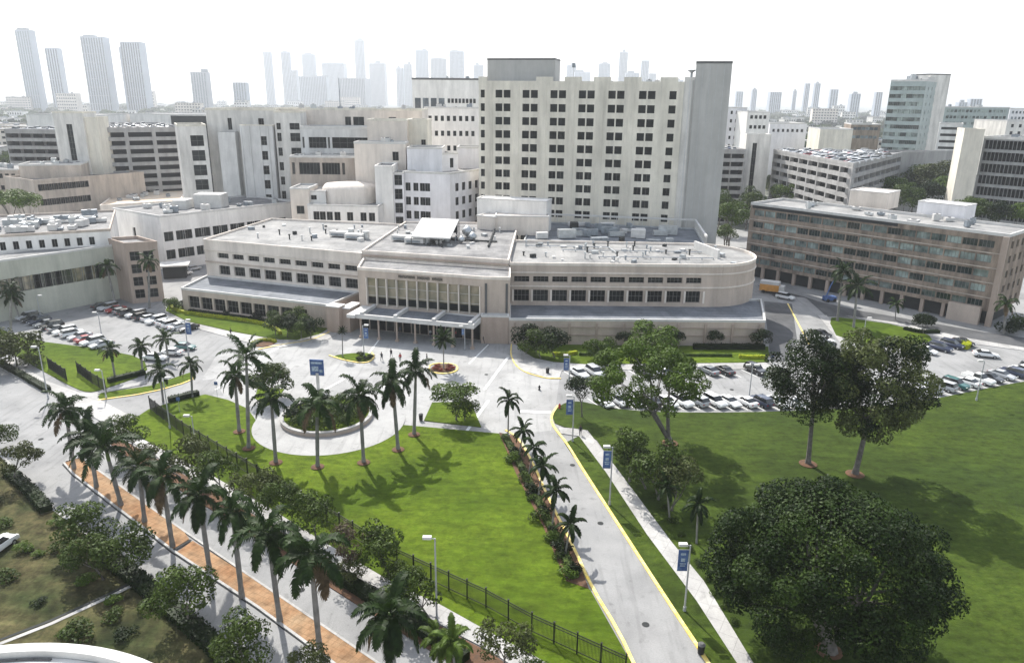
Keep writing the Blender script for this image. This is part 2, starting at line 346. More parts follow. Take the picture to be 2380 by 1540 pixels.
class Bld:
    def __init__(s, name, label, cat, at, group=None):
        s.o = Vector((at[0], at[1], 0)); s.root = thing(name, label, cat, s.o, 0, group); s.nw = 0
    def loc(s, p): return (p[0]-s.o.x, p[1]-s.o.y)
    def facade(s, mb, A, B, z0, z1, cols, rows, depth, wallm, glass, frame, nx, nz, wname, fill=True, parent=None):
        A = Vector(A); B = Vector(B); e = B-A; W = e.length; e.normalize(); n = Vector((e.y, -e.x))
        P = lambda u, z, d=0: (A.x+e.x*u-n.x*d, A.y+e.y*u-n.y*d, z)
        mb.use(wallm)
        def q(u0, u1, a, b_):
            if u1-u0 > 1e-3 and b_-a > 1e-3: mb.face([P(u0, a), P(u1, a), P(u1, b_), P(u0, b_)])
        cols = sorted(c for c in cols if c[0] > 0.02 and c[1] < W-0.02); rows = sorted(r for r in rows if r[0] > z0 and r[1] < z1)
        if not cols or not rows: q(0, W, z0, z1); return
        zc = z0
        for (a, b_) in rows:
            q(0, W, zc, a); u = 0
            for (u0, u1) in cols:
                q(u, u0, a, b_); u = u1
                mb.face([P(u0, a), P(u0, a, depth), P(u0, b_, depth), P(u0, b_)])
                mb.face([P(u1, a, depth), P(u1, a), P(u1, b_), P(u1, b_, depth)])
                mb.face([P(u0, a), P(u1, a), P(u1, a, depth), P(u0, a, depth)])
                mb.face([P(u0, b_, depth), P(u1, b_, depth), P(u1, b_), P(u0, b_)])
                if fill:
                    s.nw += 1
                    if s.nw <= 100:
                        me, fme = window_mesh(u1-u0, b_-a, nx, nz, glass, frame)
                        o = link(bpy.data.objects.new(wname, me)); o.parent = parent or s.root
                        o.location = P(u0, a, depth); o.rotation_euler = (0, 0, atan2(e.y, e.x)); f_ = link(bpy.data.objects.new('frame', fme)); f_.parent = o
                    else:
                        s.extra = getattr(s, 'extra', None) or MB(); s.extra.use(glass)
                        s.extra.face([P(u0, a, depth), P(u1, a, depth), P(u1, b_, depth), P(u0, b_, depth)])
            q(u, W, a, b_); zc = b_
        q(0, W, zc, z1)
    def vol(s, fp, z0, z1, fac=None, wall='white', roof='roofw', par=0.7, trim='trim', glass='glass', frame='frame', depth=0.28,
            nx=2, nz=1, wname='window', fill=True, name='wall', cap=True):
        fp = [s.loc(p) for p in fp]; mb = MB(); n = len(fp); fac = fac or {}
        for k in range(n):
            A, B = fp[k], fp[(k+1) % n]; W = hypot(B[0]-A[0], B[1]-A[1])
            cols, rows = fac[k](W) if k in fac else ([], [])
            s.facade(mb, A, B, z0, z1, cols, rows, depth, wall, glass, frame, nx, nz, wname, fill)
        mb.build(name, s.root)
        r = MB().use(roof); r.face([(*p, z1) for p in offset(fp, -0.30 if par else 0)])
        r.build('roof', s.root)
        if par: MB().use(trim).ring(fp, 0.06, 0.3, z1-0.02 if cap else z1, z1+par).build('parapet', s.root)
        return fp
    def done(s):
        if getattr(s, 'extra', None):
            o = s.extra.build('window', s.root); o['kind'] = 'stuff'
    def part(s, mb, name, smooth=False): return mb.build(name, s.root, smooth)
def even(n, w, m=1.0, m2=None):
    def f(W):
        m_ = m2 if m2 is not None else m; sp = (W-m-m_)/n
        return [(m+sp*(i+.5)-w/2, m+sp*(i+.5)+w/2) for i in range(n)]
    return f
def fr(lst, w):       # fractions of the width
    return lambda W: [(f*W-w/2, f*W+w/2) for f in lst]
def rowsz(z0, n, step, h): return [(z0+i*step, z0+i*step+h) for i in range(n)]
def F(cols, rows): return lambda W: (cols(W), rows)
def quad(a, b, depth, ang=0.0):
    a = Vector(a[:2]); b = Vector(b[:2]); e = (b-a).normalized(); n = Vector((-e.y, e.x))
    if ang: n = Matrix.Rotation(ang, 2) @ n
    return [tuple(a), tuple(b), tuple(b+n*depth), tuple(a+n*depth)]
def front(x1, y1, Y1, x2, y2, depth, Y2=None, ang=0.0):
    a = PY(x1, y1, Y1); b = PY(x2, y2, Y2) if Y2 else G(x2, y2, a.z)
    return quad(a, b, depth, ang), a.z
def units(b, fp, z, n, seed, m='equip', smax=2.5, hmax=1.8, names=('rooftop_unit',)):
    r = random.Random(seed); A, B, Cc, D = [Vector(p) for p in fp[:4]]
    for i in range(n):
        u, v = r.uniform(.1, .9), r.uniform(.12, .88); p = (A*(1-u)+B*u)*(1-v)+(D*(1-u)+Cc*u)*v
        sx, sy, h = r.uniform(.8, smax), r.uniform(.8, smax), r.uniform(.5, hmax)
        mb = MB().use(r.choice([m, 'trim', 'metal'])); rz = r.choice([0, .3, atan2((B-A).y, (B-A).x)])
        mb.box((p.x, p.y, z+.15+h/2), (sx, sy, h), rz); mb.box((p.x, p.y, z+.075), (sx*.8, sy*.8, .15), rz)
        mb.use('darkframe').tube((p.x, p.y, z+.15+h), (p.x, p.y, z+.3+h), min(sx, sy)*.32, min(sx, sy)*.32, 10)
        mb.build(r.choice(names), b.root)
def pipes(b, segs, z, m='metal', r=0.12):
    for p, q in segs:
        p = b.loc(p); q = b.loc(q); mb = MB().use(m)
        mb.tube((*p, z+.35), (*q, z+.35), r, r, 6)
        d = Vector(q)-Vector(p)
        for k in range(int(d.length/3)+1):
            c = Vector(p)+d*min(1, (k*3+.3)/max(d.length, .1)); mb.box((c.x, c.y, z+.17), (.3, .3, .34))
        mb.build('roof_pipe', b.root)

# ------------------------------------------------------------ HAZE: one closed box of pale air
def make_haze():
    me = bpy.data.meshes.new('haze'); b = MB(); b.box((0, 4800, 229), (13000, 10400, 460)); o = b.build('haze')
    m = bpy.data.materials.new('haze_air'); m.use_nodes = True; n = m.node_tree
    for x in list(n.nodes):
        if x.type == 'BSDF_PRINCIPLED': n.nodes.remove(x)
    v = n.nodes.new('ShaderNodeVolumePrincipled'); v.inputs['Color'].default_value = (.69, .715, .755, 1)
    v.inputs['Density'].default_value = HAZE; v.inputs['Anisotropy'].default_value = 0.35
    n.links.new(v.outputs[0], n.nodes['Material Output'].inputs['Volume'])
    o.data.materials.clear(); o.data.materials.append(m); o.data.polygons.foreach_set('material_index', [0]*6)
    tag(o, 'pale humid haze over the whole city', None, None, 'stuff')

# ------------------------------------------------------------ GROUND AND ROADS
def sheet(name, pts, m, z=0.004, h=0.0, kerb=None, label=None):
    pts = ccw([tuple(p[:2]) for p in pts]); mb = MB().use(m)
    if h: mb.prism(pts, z, z+h, bottom=False)
    else: mb.face([(*p, z) for p in pts])
    return mb.build(name, kind='structure')
def px(l, z=0): return [G(x, y, z).xy for x, y in l]
def smooth(l, it=2, closed=False):
    l = [Vector(p[:2]) for p in l]
    for _ in range(it):
        o = []
        if not closed: o.append(l[0])
        n = len(l)
        for i in range(n if closed else n-1):
            a, b = l[i], l[(i+1) % n]; o += [a*.75+b*.25, a*.25+b*.75]
        if not closed: o.append(l[-1])
        l = o
    return l
def strip(line, wd, side=0.0):
    L_ = []; R_ = []; n = len(line)
    for i, p in enumerate(line):
        d = (line[min(i+1, n-1)]-line[max(i-1, 0)]).normalized(); nn = Vector((-d.y, d.x))
        L_.append(p+nn*(wd/2+side)); R_.append(p+nn*(-wd/2+side))
    return L_, R_
def kerb(name, pts, wd, h, m, it=1, z=0.0):
    ln = smooth([Vector(p) for p in px(pts)], it); L_, R_ = strip(ln, wd); mb = MB().use(m)
    for i in range(len(ln)-1):
        a, b, c, d = R_[i], R_[i+1], L_[i+1], L_[i]
        mb.face([(*a, h), (*b, h), (*c, h), (*d, h)]); mb.face([(*b, z), (*a, z), (*a, h), (*b, h)]); mb.face([(*d, z), (*c, z), (*c, h), (*d, h)])
    for i, s in ((0, 1), (-1, -1)):
        a, d = R_[i], L_[i]; mb.face([(*a, z), (*d, z), (*d, h), (*a, h)][::s])
    return mb.build(name, kind='structure')
def paintline(pts, wd=0.14, z=0.012, m='white_paint'):
    ln = [Vector(p) for p in px(pts)]; L_, R_ = strip(ln, wd); mb = MB().use(m)
    for i in range(len(ln)-1): mb.face([(*R_[i], z), (*R_[i+1], z), (*L_[i+1], z), (*L_[i], z)])
    return mb.build('road_marking', kind='structure')
def ground():
    g = MB().use('city'); g.face([(-9000, -1500, 0), (9000, -1500, 0), (9000, 16000, 0), (-9000, 16000, 0)]); g.build('ground', kind='structure')
    sheet('pavement', [(-210, 20), (240, 20), (240, 300), (-210, 300)], 'asphalt', 0.004)
    # plaza
    sheet('plaza', px([(560, 800), (700, 765), (830, 762), (1190, 790), (1215, 845), (1300, 878), (1290, 950), (1280, 1000), (1165, 1012), (935, 1000), (600, 1000), (500, 925), (470, 880), (500, 830)]), 'concpave', 0.008)
    # dark street behind on the right
    sheet('street', px([(1758, 662), (1900, 700), (2000, 722), (2150, 748), (2290, 772), (2420, 790), (2420, 818), (2240, 786), (2100, 756), (2000, 740), (1920, 735), (1870, 690), (1800, 690)]), 'asphdark', 0.008)
    sheet('driveway', px([(1775, 700), (1840, 706), (1852, 790), (1830, 840), (1790, 840), (1782, 760)]), 'asphdark', 0.012)  # asphalt, with the building's shade put into its dark colour
    # central lawn
    sheet('lawn', px([(935, 988), (1160, 1008), (1198, 1100), (1261, 1223), (1315, 1351), (1371, 1371), (1469, 1545), (1560, 1700), (1500, 1700), (1250, 1530), (1120, 1460),
        (1023, 1406), (917, 1357), (752, 1260), (640, 1190), (500, 1110), (370, 1042), (285, 992), (345, 952), (400, 935), (477, 917), (530, 930), (575, 950), (600, 985), (760, 1000)]), 'lawn', 0, .12)
    sheet('lawn', smooth(px([(63, 790), (236, 812), (334, 832), (345, 868), (231, 908), (205, 912), (180, 905), (120, 874), (40, 828), (-150, 735), (-60, 740)]), 1, True), 'lawn', 0, .12)
    sheet('grass_verge', px([(228, 922), (235, 914), (350, 897), (445, 865), (450, 872), (445, 884), (345, 910), (232, 928)]), 'lawn', 0, .12)
    # right lawn
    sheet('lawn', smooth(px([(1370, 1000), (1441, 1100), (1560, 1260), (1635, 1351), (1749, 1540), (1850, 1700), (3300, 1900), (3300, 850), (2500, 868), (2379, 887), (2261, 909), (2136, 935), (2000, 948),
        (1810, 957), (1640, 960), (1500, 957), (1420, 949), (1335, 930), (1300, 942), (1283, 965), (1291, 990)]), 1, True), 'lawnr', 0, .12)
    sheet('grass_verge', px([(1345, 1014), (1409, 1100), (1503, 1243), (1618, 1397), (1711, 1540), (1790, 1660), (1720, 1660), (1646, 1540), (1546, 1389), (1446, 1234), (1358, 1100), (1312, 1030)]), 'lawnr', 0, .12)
    sheet('sidewalk', px([(1297, 994), (1330, 996), (1365, 1001), (1441, 1100), (1560, 1260), (1635, 1351), (1749, 1540), (1830, 1670), (1790, 1670), (1711, 1540), (1618, 1397), (1503, 1243), (1409, 1100), (1345, 1014), (1303, 1008)]), 'walk', 0, .135)
    sheet('lawn', smooth(px([(1922, 739), (1960, 738), (2100, 758), (2180, 789), (2125, 802), (1950, 795)]), 1, True), 'lawn', 0, .12)
    sheet('sidewalk', px([(1900, 733), (1920, 733), (1975, 800), (1955, 800)]), 'walk', 0, .10)
    sheet('sidewalk', px([(1965, 734), (2100, 752), (2240, 785), (2379, 808), (2379, 815), (2235, 796), (2180, 787), (2100, 758)]), 'walk', 0, .11)
    # circle path with disc
    n = 56; cx, cy = -29.2, 109.0
    sheet('path', [(cx+12.0*cos(2*pi*i/n), cy+12.0*sin(2*pi*i/n)) for i in range(n)], 'concpave', 0, .14)
    # beds in front of the building
    sheet('planting_bed', px([(396, 698), (416, 712), (764, 762), (740, 778), (690, 790), (650, 790), (628, 786), (536, 770), (436, 747), (385, 722)]), 'lawn', 0, .13)
    sheet('sidewalk', px([(436, 748), (536, 771), (628, 787), (690, 791), (745, 776), (768, 766), (800, 768), (760, 790), (650, 808), (590, 800), (430, 757)]), 'walk', 0, .11)
    sheet('planting_bed', smooth(px([(580, 800), (600, 790), (640, 792), (640, 802), (600, 808)]), 1, True), 'soil', 0, .14)
    sheet('planting_bed', px([(1200, 800), (1240, 801), (1785, 806), (1787, 842), (1372, 847), (1285, 841), (1240, 832), (1212, 815)]), 'lawn', 0, .13)
    sheet('sidewalk', smooth(px([(1185, 797), (1200, 803), (1212, 815), (1240, 832), (1285, 842), (1372, 848), (1787, 843), (1810, 858), (1370, 860), (1305, 862), (1300, 878), (1270, 878), (1210, 860), (1188, 835)]), 0, True), 'walk', 0, .11)
    kerb('kerb', [(1188, 800), (1186, 830), (1208, 862), (1268, 880), (1303, 880)], .25, .15, 'yellow', 2)
    # plaza islands
    sheet('planting_bed', smooth(px([(770, 828), (800, 836), (850, 842), (868, 830), (858, 820), (810, 822)]), 2, True), 'lawn', 0, .15)
    kerb('kerb', [(765, 826), (800, 838), (852, 846), (872, 830), (862, 818)], .3, .18, 'yellow', 2)
    sheet('planting_bed', smooth(px([(1003, 852), (1000, 862), (1030, 866), (1056, 862), (1058, 852), (1030, 847)]), 2, True), 'soil', 0, .15)
    kerb('kerb', [(998, 850), (996, 864), (1030, 870), (1062, 864), (1063, 850), (1045, 845), (1010, 845), (998, 850)], .3, .18, 'yellow', 2)
    sheet('planting_bed', px([(985, 978), (1004, 936), (1094, 934), (1118, 993)]), 'lawn', 0, .14)
    sheet('planting_bed', px([(592, 925), (600, 900), (660, 905), (640, 935), (615, 945)]), 'lawn', 0, .14)
    # left street and its walks
    sheet('sidewalk', px([(25, 838), (115, 888), (186, 913), (215, 914), (336, 884), (340, 892), (228, 916), (226, 926), (300, 965), (255, 990), (95, 905), (-20, 845)]), 'walk', 0, .11)
    sheet('sidewalk', smooth(px([(244, 985), (285, 995), (370, 1042), (500, 1110), (640, 1190), (752, 1260), (917, 1357), (1023, 1406), (1120, 1460), (1250, 1530), (1400, 1620), (1330, 1640), (1137, 1512), (1066, 1476), (900, 1380), (837, 1346), (700, 1262), (560, 1175), (470, 1125), (340, 1048), (262, 1003)]), 0, True), 'walk', 0, .13)
    sheet('grass_verge', px([(256, 1008), (340, 1052), (470, 1129), (560, 1179), (700, 1266), (837, 1350), (900, 1384), (1066, 1480), (1137, 1516), (1330, 1645), (1240, 1645), (1000, 1512), (845, 1415), (700, 1322), (560, 1228), (420, 1140), (300, 1065), (240, 1020)]), 'soil', 0, .12)
    sheet('driveway', px([(226, 932), (345, 912), (450, 885), (500, 880), (520, 920), (477, 915), (400, 933), (343, 950), (285, 990), (245, 985), (190, 955)]), 'asphalt', 0.012)
    sheet('median', px([(151, 1076), (171, 1100), (402, 1277), (440, 1254), (428, 1237), (186, 1066)]), 'brickpave', 0, .15)
    sheet('median', px([(411, 1284), (595, 1406), (766, 1531), (900, 1640), (1010, 1640), (869, 1537), (595, 1351), (448, 1258)]), 'brickpave', 0, .15)
    kerb('kerb', [(148, 1076), (171, 1102), (402, 1280), (596, 1409), (766, 1534), (900, 1645)], .28, .17, 'walk', 0)
    kerb('kerb', [(153, 1072), (186, 1064), (428, 1235), (595, 1349), (869, 1535), (1010, 1640)], .25, .17, 'walk', 0)
    kerb('gutter', [(404, 1280), (444, 1256)], .35, .175, 'darkconc', 0, .15)
    kerb('gutter', [(145, 1079), (168, 1104), (399, 1283), (593, 1412), (763, 1537)], .14, .03, 'darkconc', 0)
    # rough ground bottom left
    sheet('rough_grass', px([(0, 1060), (43, 1102), (120, 1182), (217, 1254), (328, 1343), (440, 1426), (508, 1483), (590, 1545), (800, 1720), (-700, 1850), (-700, 1000), (-120, 990)]), 'rough', 0, .1)
    kerb('kerb', [(-120, 985), (0, 1056), (43, 1100), (120, 1180), (217, 1251), (328, 1340), (440, 1423), (508, 1480), (590, 1545), (760, 1680)], .4, .15, 'walk', 0)
    kerb('path', [(0, 1497), (120, 1450), (260, 1385), (330, 1350)], .45, .14, 'walk', 0)
    kerb('gutter', [(0, 1488), (120, 1442), (260, 1378), (325, 1345)], .35, .125, 'darkconc', 0)
    # planting beds along the entry road
    sheet('planting_bed', px([(1160, 1006), (1198, 1100), (1261, 1223), (1315, 1351), (1368, 1369), (1332, 1273), (1272, 1156), (1240, 1080), (1200, 1015)]), 'soil', 0, .14)
    kerb('kerb', [(1175, 1000), (1205, 1018), (1240, 1080), (1272, 1154), (1332, 1271), (1375, 1366), (1438, 1468), (1480, 1560), (1560, 1720)], .34, .16, 'yellow', 1)
    kerb('kerb', [(1296, 943), (1281, 965), (1282, 985), (1297, 1006), (1315, 1028), (1358, 1098), (1446, 1234), (1546, 1389), (1646, 1540), (1740, 1700)], .36, .16, 'yellow', 1)
    kerb('kerb', [(228, 930), (345, 914), (445, 886), (452, 872)], .3, .16, 'yellow', 1)
    kerb('kerb', [(600, 812), (660, 800), (720, 792), (770, 770)], .3, .15, 'yellow', 1)
    # painted lines
    for p, q, wd in (((1125, 905), (1180, 830), .5), ((1085, 1000), (1135, 930), .5), ((570, 850), (660, 800), .5), ((820, 930), (1000, 850), .35), ((1205, 955), (1280, 958), .8),
                     ((700, 935), (800, 880), .4), ((880, 790), (850, 830), .3), ((1090, 845), (1135, 800), .3), ((500, 905), (560, 870), .3)):
        paintline([p, q], wd, .020)
    paintline([(1830, 705), (1880, 800)], .35, .02, 'yellow')

# ------------------------------------------------------------ LARGE BUILDINGS
def wing_box(b, pts, z0, z1, m, name):
    return MB().use(m).prism(ccw([b.loc(p) for p in pts]), z0, z1, bottom=False).build(name, b.root)
def hospital_tower():
    a, bb = (-10.9, 236.0), (48.4, 222.0); fp = quad(a, bb, 22)
    b = Bld('hospital_tower', 'tall beige hospital tower with rows of paired dark windows and a grey side shaft', 'hospital tower', a)
    W = hypot(bb[0]-a[0], bb[1]-a[1]); z0 = 3.1; zs = rowsz(z0, 13, 3.93, 2.25)
    fr_ = [(.125), (.263), (.403), (.543), (.686), (.832)]
    def cols(Wd):
        out = [(.6, 1.9)]
        for f in fr_: c = f*Wd; out += [(c-2.35, c-.2), (c+.2, c+2.35)]
        return out+[(.952*Wd-1.0, .952*Wd+1.0)]
    fpl = b.vol(fp, 0, 54.3, {0: F(cols, zs)}, 'tower', 'roofw', .8, 'tower', depth=.35, nx=2)
    A, B_ = Vector(fpl[0]), Vector(fpl[1]); e = (B_-A).normalized(); n = Vector((e.y, -e.x)); rz = atan2(e.y, e.x)
    for k, f in enumerate([.06, .195, .333, .473, .615, .76, .90]):   # piers between window bays
        p = A+e*(f*W)+n*.06; MB().use('tower').box((p.x, p.y, 27.3), (1.5, .1, 54.6), rz).build('pier', b.root)
    for k, f in enumerate([.02, .333, .473, .615, .76, .93]):
        p = A+e*(f*W)-n*.6; MB().use('tower').box((p.x, p.y, 55.7), (5.0 if k else 2.6, 1.0, 1.2), rz).build('parapet_block', b.root)
    p0 = b.loc((-8.4, 239.5)); p1 = Vector(p0)+e*21
    r = MB().use('shaft').prism([tuple(p0), tuple(p1), tuple(p1-n*9), tuple(Vector(p0)-n*9)], 54.3, 61.4, False)
    r.use('darkframe').ring([tuple(p0), tuple(p1), tuple(p1-n*9), tuple(Vector(p0)-n*9)], .08, .2, 61.2, 61.7).build('penthouse', b.root)
    p = b.loc((17.5, 232)); mb = MB().use('pole').tube((*p, 55), (*p, 60.5), .06, .06, 6); mb.use('equip').box((p[0], p[1], 59.6), (1.0, .3, 1.2)); mb.build('antenna', b.root)
    # shaft
    s0 = Vector(b.loc((51.2, 221.1))); q = [tuple(s0), tuple(s0+e*9.8), tuple(s0+e*9.8-n*13), tuple(s0-n*13)]
    sh = MB().use('shaft').prism(q, 0, 60.2, False)
    for k in range(1, 5): sh.use('metal').box((*(s0+e*(1.96*k)+n*.02), 30), (.07, .06, 59), rz)
    sh.build('elevator_shaft', b.root)
    MB().use('darkframe').ring(q, .08, .3, 60.0, 60.6).build('parapet', b.root)
    c0 = Vector(b.loc((48.5, 222.4))); q = [tuple(c0), tuple(c0+e*2.9), tuple(c0+e*2.9-n*12), tuple(c0-n*12)]
    st = MB().use('concrete').prism(q, 0, 56.4, False); st.use('greywall').box((*(c0+e*1.6+n*.03), 28), (.3, .08, 55), rz); st.use('shaft').box((*(c0+e*2.5+n*.03), 28), (.5, .08, 55), rz); st.build('stair_column', b.root)
    p = c0+e*1.8-n*3; mb = MB().use('equip').tube((*p, 56.4), (*p, 57.6), .35, .35, 8); mb.tube((*p, 57.6), (*p, 58.4), .3, 1.4, 10); mb.build('roof_vent', b.root)
    units(b, fpl, 54.3, 9, 3); b.done()
    return b
def main_building():
    b = Bld('hospital_building', 'long low beige hospital entrance building with glazed front, pale flat roofs and rounded end', 'hospital', (0, 160))
    rw = rowsz; L2 = 5.25
    # lower left wing
    lw = [(-80.1, 172.9), (-41.2, 159.0), (-36.5, 171.0), (-79.2, 186.0)]
    b.vol(lw, 0, L2, {0: F(even(9, 3.3, 1.5, 5.5), [(.9, 3.9)])}, 'beige', 'roofg', .5, 'trim', nx=3, nz=2, depth=.5)
    b.vol([(-79.0, 186.1), (-35.5, 170.4), (-31.5, 213), (-72.6, 221)], 0, 14.6,
          {0: F(even(9, 3.4, 3.4, .8), [(6.3, 8.7), (10.6, 11.9)])}, 'beige2', 'roofw', .55, 'beige2', nx=4, nz=2, depth=.55)
    for z, m in ((9.45, 'beige'), (12.6, 'beige2')):   # string courses
        A = Vector(b.loc((-79, 186.1))); B_ = Vector(b.loc((-35.5, 170.4))); e = (B_-A).normalized(); c = (A+B_)/2+Vector((e.y, -e.x))*.14
        MB().use(m).box((c.x, c.y, z), ((B_-A).length-.1, .26, .28), atan2(e.y, e.x)).build('string_course', b.root)
    # corner pylons beside the entrance
    for c, wx, wy, h in (((-39.2, 157.4), 3.2, 2.6, 5.9), ((-36.2, 159.2), 2.2, 5.0, 5.4)):
        p = b.loc(c); mb = MB().use('brownt').box((p[0], p[1], h/2), (wx, wy, h), -.33); mb.use('trim').box((p[0], p[1], h+.12), (wx+.25, wy+.25, .24), -.33); mb.build('pylon', b.root)
    # middle higher block
    b.vol([(-35.4, 170.6), (-.9, 161.6), (1.5, 213), (-31.3, 213.4)], 0, 15.3, {}, 'beige2', 'roofwet', .5, 'beige2')
    A = Vector(b.loc((-35.2, 170.2))); B_ = Vector(b.loc((-1, 161.2))); e = (B_-A).normalized(); c = (A+B_)/2+Vector((e.y, -e.x))*.05
    MB().use('brownt').box((c.x, c.y, 14.75), ((B_-A).length, .5, .35), atan2(e.y, e.x)).build('string_course', b.root)
    # right wing: upper with rounded end
    arc = [(45+13*cos(t), 175+13*sin(t)) for t in [radians(-90+180*i/18) for i in range(19)]]
    fp = [(-.7, 161.9)]+[(44, 162)]+arc[1:]+[(-.7, 190)]
    b.vol(fp, 0, 14.5, {0: F(lambda W: even(10, 3.45, .6, 1.0)(W), [(6.2, 8.9), (10.7, 12.0)])}, 'beige', 'roofw', .6, 'beige2', nx=4, nz=2, depth=.55)
    for z in (9.6, 12.75): MB().use('beige2').ring([b.loc(p) for p in fp], .22, -.01, z, z+.28).build('string_course', b.root)
    for i in range(11):
        p = b.loc((-.7+.6+.2+4.32*i, 161.75)); MB().use('beige2').box((p[0], p[1], 7.55), (.42, .3, 2.7)).build('pilaster', b.root)
    # lower right wing
    fp2 = [(-.6, 149.6), (53.8, 150.2), (58.6, 168), (-.6, 168)]
    b.vol(fp2, 0, L2, {}, 'beige', 'roofg', .5, 'trim')
    for z, t in ((3.9, .14), (2.2, .10)):
        p = b.loc((26.6, 149.75)); MB().use('brownt').box((p[0], p[1], z), (53.6, .24, t), .011).build('string_course', b.root)
    for i in range(10):
        p = b.loc((.6+5.8*i, 149.5+.011*5.8*i)); MB().use('brownt').box((p[0], p[1], 2.4), (.5, .34, 4.8), .011).build('pilaster', b.root)
    # court block with equipment
    cf = b.vol([(2.5, 190.3), (50, 189.2), (53.5, 216.5), (6, 226)], 0, 13.9, {}, 'greywall', 'roofg', .4, 'metal')
    r = random.Random(5)
    for i in range(26):
        u, v = r.uniform(.05, .93), r.uniform(.1, .9); A, B_, C_, D = [Vector(p) for p in cf]; p = (A*(1-u)+B_*u)*(1-v)+(D*(1-u)+C_*u)*v
        m = r.choice(['equip', 'metal', 'trim', 'darkconc', 'equip']); sx, sy, h = r.uniform(1, 5.5), r.uniform(1, 3), r.uniform(.7, 2.4)
        MB().use(m).box((p.x, p.y, 14.1+h/2), (sx, sy, h), r.choice([0, -.2, .2])).build('rooftop_unit', b.root)
    A, D, C_ = Vector(cf[0]), Vector(cf[3]), Vector(cf[2])
    for p, q in ((D, C_), (C_, Vector(cf[1]))):
        e = (q-p); n_ = int(e.length/2.5); mb = MB().use('trim')
        mb.box(((p.x+q.x)/2, (p.y+q.y)/2, 16.6), (e.length, .5, .5), atan2(e.y, e.x))
        for k in range(n_+1): c = p+e*k/n_; mb.tube((c.x, c.y, 14.2), (c.x, c.y, 16.4), .08, .08, 6)
        mb.build('screen_rail', b.root)
    # beige penthouses
    for i, (x1, y1, x2, y2, Y1, dep, z0, m) in enumerate(((1108, 502, 1150, 506, 205, 9, 15.3, 'beige2'), (1150, 503, 1275, 505, 203, 12, 14, 'beige2'), (1108, 462, 1270, 470, 212, 6, 14, 'white'))):
        f, z = front(x1, y1, Y1, x2, y2, dep); f = [b.loc(p) for p in f]
        mb = MB().use(m).prism(f, z0 if i != 2 else 14, z, False); mb.use('trim').ring(f, .1, .3, z, z+.3); mb.build('penthouse', b.root)
    # tilted white roof panel on legs
    P4 = [G(955, 549, 17.4), G(1046, 553, 17.4), G(1066, 510, 20.0), G(980, 506, 20.0)]; P4 = [Vector((*b.loc(p), p.z)) for p in P4]
    mb = MB().use('trim'); lo = [p-Vector((0, 0, .35)) for p in P4]; mb.face(P4); mb.face(lo[::-1])
    for k in range(4): mb.face([lo[k], lo[(k+1) % 4], P4[(k+1) % 4], P4[k]])
    mb.use('darkframe')
    for k in range(4): mb.tube((P4[k].x, P4[k].y, 15.3), tuple(lo[k]), .12, .12, 6)
    mb.use('darkconc').box(((P4[2].x+P4[3].x)/2, (P4[2].y+P4[3].y)/2, 17.6), (9, .3, 2.6)); mb.build('roof_canopy', b.root)
    # silver spherical vents
    for (x, y, rr) in ((1086, 532, 1.5), (1098, 540, 1.1), (1072, 545, .9)):
        p = G(x, y, 17.5); q = b.loc(p); mb = MB().use('metal'); rings = 7
        mb.pipe([(q[0], q[1], 15.4+rr*2*(i/rings)) for i in range(rings+1)], [max(.15, rr*sin(pi*(i+.4)/(rings+.8))) for i in range(rings+1)], 14); mb.build('roof_vent', b.root, True)
    for (x, y, z) in ((790, 550, 14.6), (825, 556, 14.6), (935, 560, 15.3), (965, 566, 15.3), (1010, 560, 15.3)):
        p = b.loc(G(x, y, z)); mb = MB().use('trim').box((p[0], p[1], z+.9), (5.0, 2.2, 1.2), -.25); mb.use('equip').box((p[0]-.4, p[1]-1.13, z+.7), (3.6, .05, .5), -.25)
        mb.use('metal').tube((p[0]+3, p[1], z), (p[0]+3, p[1], z+2.2), .8, .8, 12); mb.build('air_handler', b.root)
    r = random.Random(8)
    for (n_, x0, y0, x1, y1, z) in ((24, -74, 188, -38, 212, 14.6), (30, -32, 175, -3, 208, 15.3), (52, 1, 165, 54, 187, 14.5)):
        for i in range(n_):
            x, y = r.uniform(x0, x1), r.uniform(y0, y1); p = b.loc((x, y)); h = r.uniform(.3, 1.0); m = r.choice(['metal', 'trim', 'equip', 'darkconc'])
            mb = MB().use(m)
            if r.random() < .5: mb.box((p[0], p[1], z+h/2), (r.uniform(.5, 1.8), r.uniform(.5, 1.4), h), r.random())
            else: mb.tube((*p, z), (*p, z+h+.4), .18, .18, 8); mb.tube((*p, z+h+.4), (*p, z+h+.6), .34, .3, 8)
            mb.build('roof_vent', b.root)
    pipes(b, [((3, 183), (24, 182)), ((24, 182), (25, 175)), ((12, 178), (46, 177)), ((20, 170), (47, 170)), ((-30, 186), (-4, 180)), ((-16, 178), (-13, 200))], 14.6 if 0 else 14.6)
    pipes(b, [((-30, 190), (-4, 184)), ((-20, 180), (-17, 204)), ((-6, 178), (-5, 204))], 15.3, 'darkconc', .25)
    p = b.loc(G(1640, 590, 14.5)); MB().use('trim').box((p[0], p[1], 15.5), (.5, 12, 2.2), .25).build('roof_screen', b.root)
    # entrance block: curtain wall
    EL, ER = Vector(b.loc((-34.3, 159.6))), Vector(b.loc((-6.0, 151.8))); e = (ER-EL).normalized(); n = Vector((e.y, -e.x)); W = (ER-EL).length; rz = atan2(e.y, e.x)
    fpE = [(-34.3, 159.6), (-6.0, 151.8), (-.5, 151.5), (-.5, 161.3), (-35.0, 170.0)]
    b.vol(fpE, 0, 13.6, {0: F(lambda Wd: [(2.0, Wd-.9)], [(5.9, 12.0)])}, 'beige', 'roofwet', .6, 'beige2', glass='glasslobby', frame='trim', nx=11, nz=3, depth=.5, wname='curtain_wall')
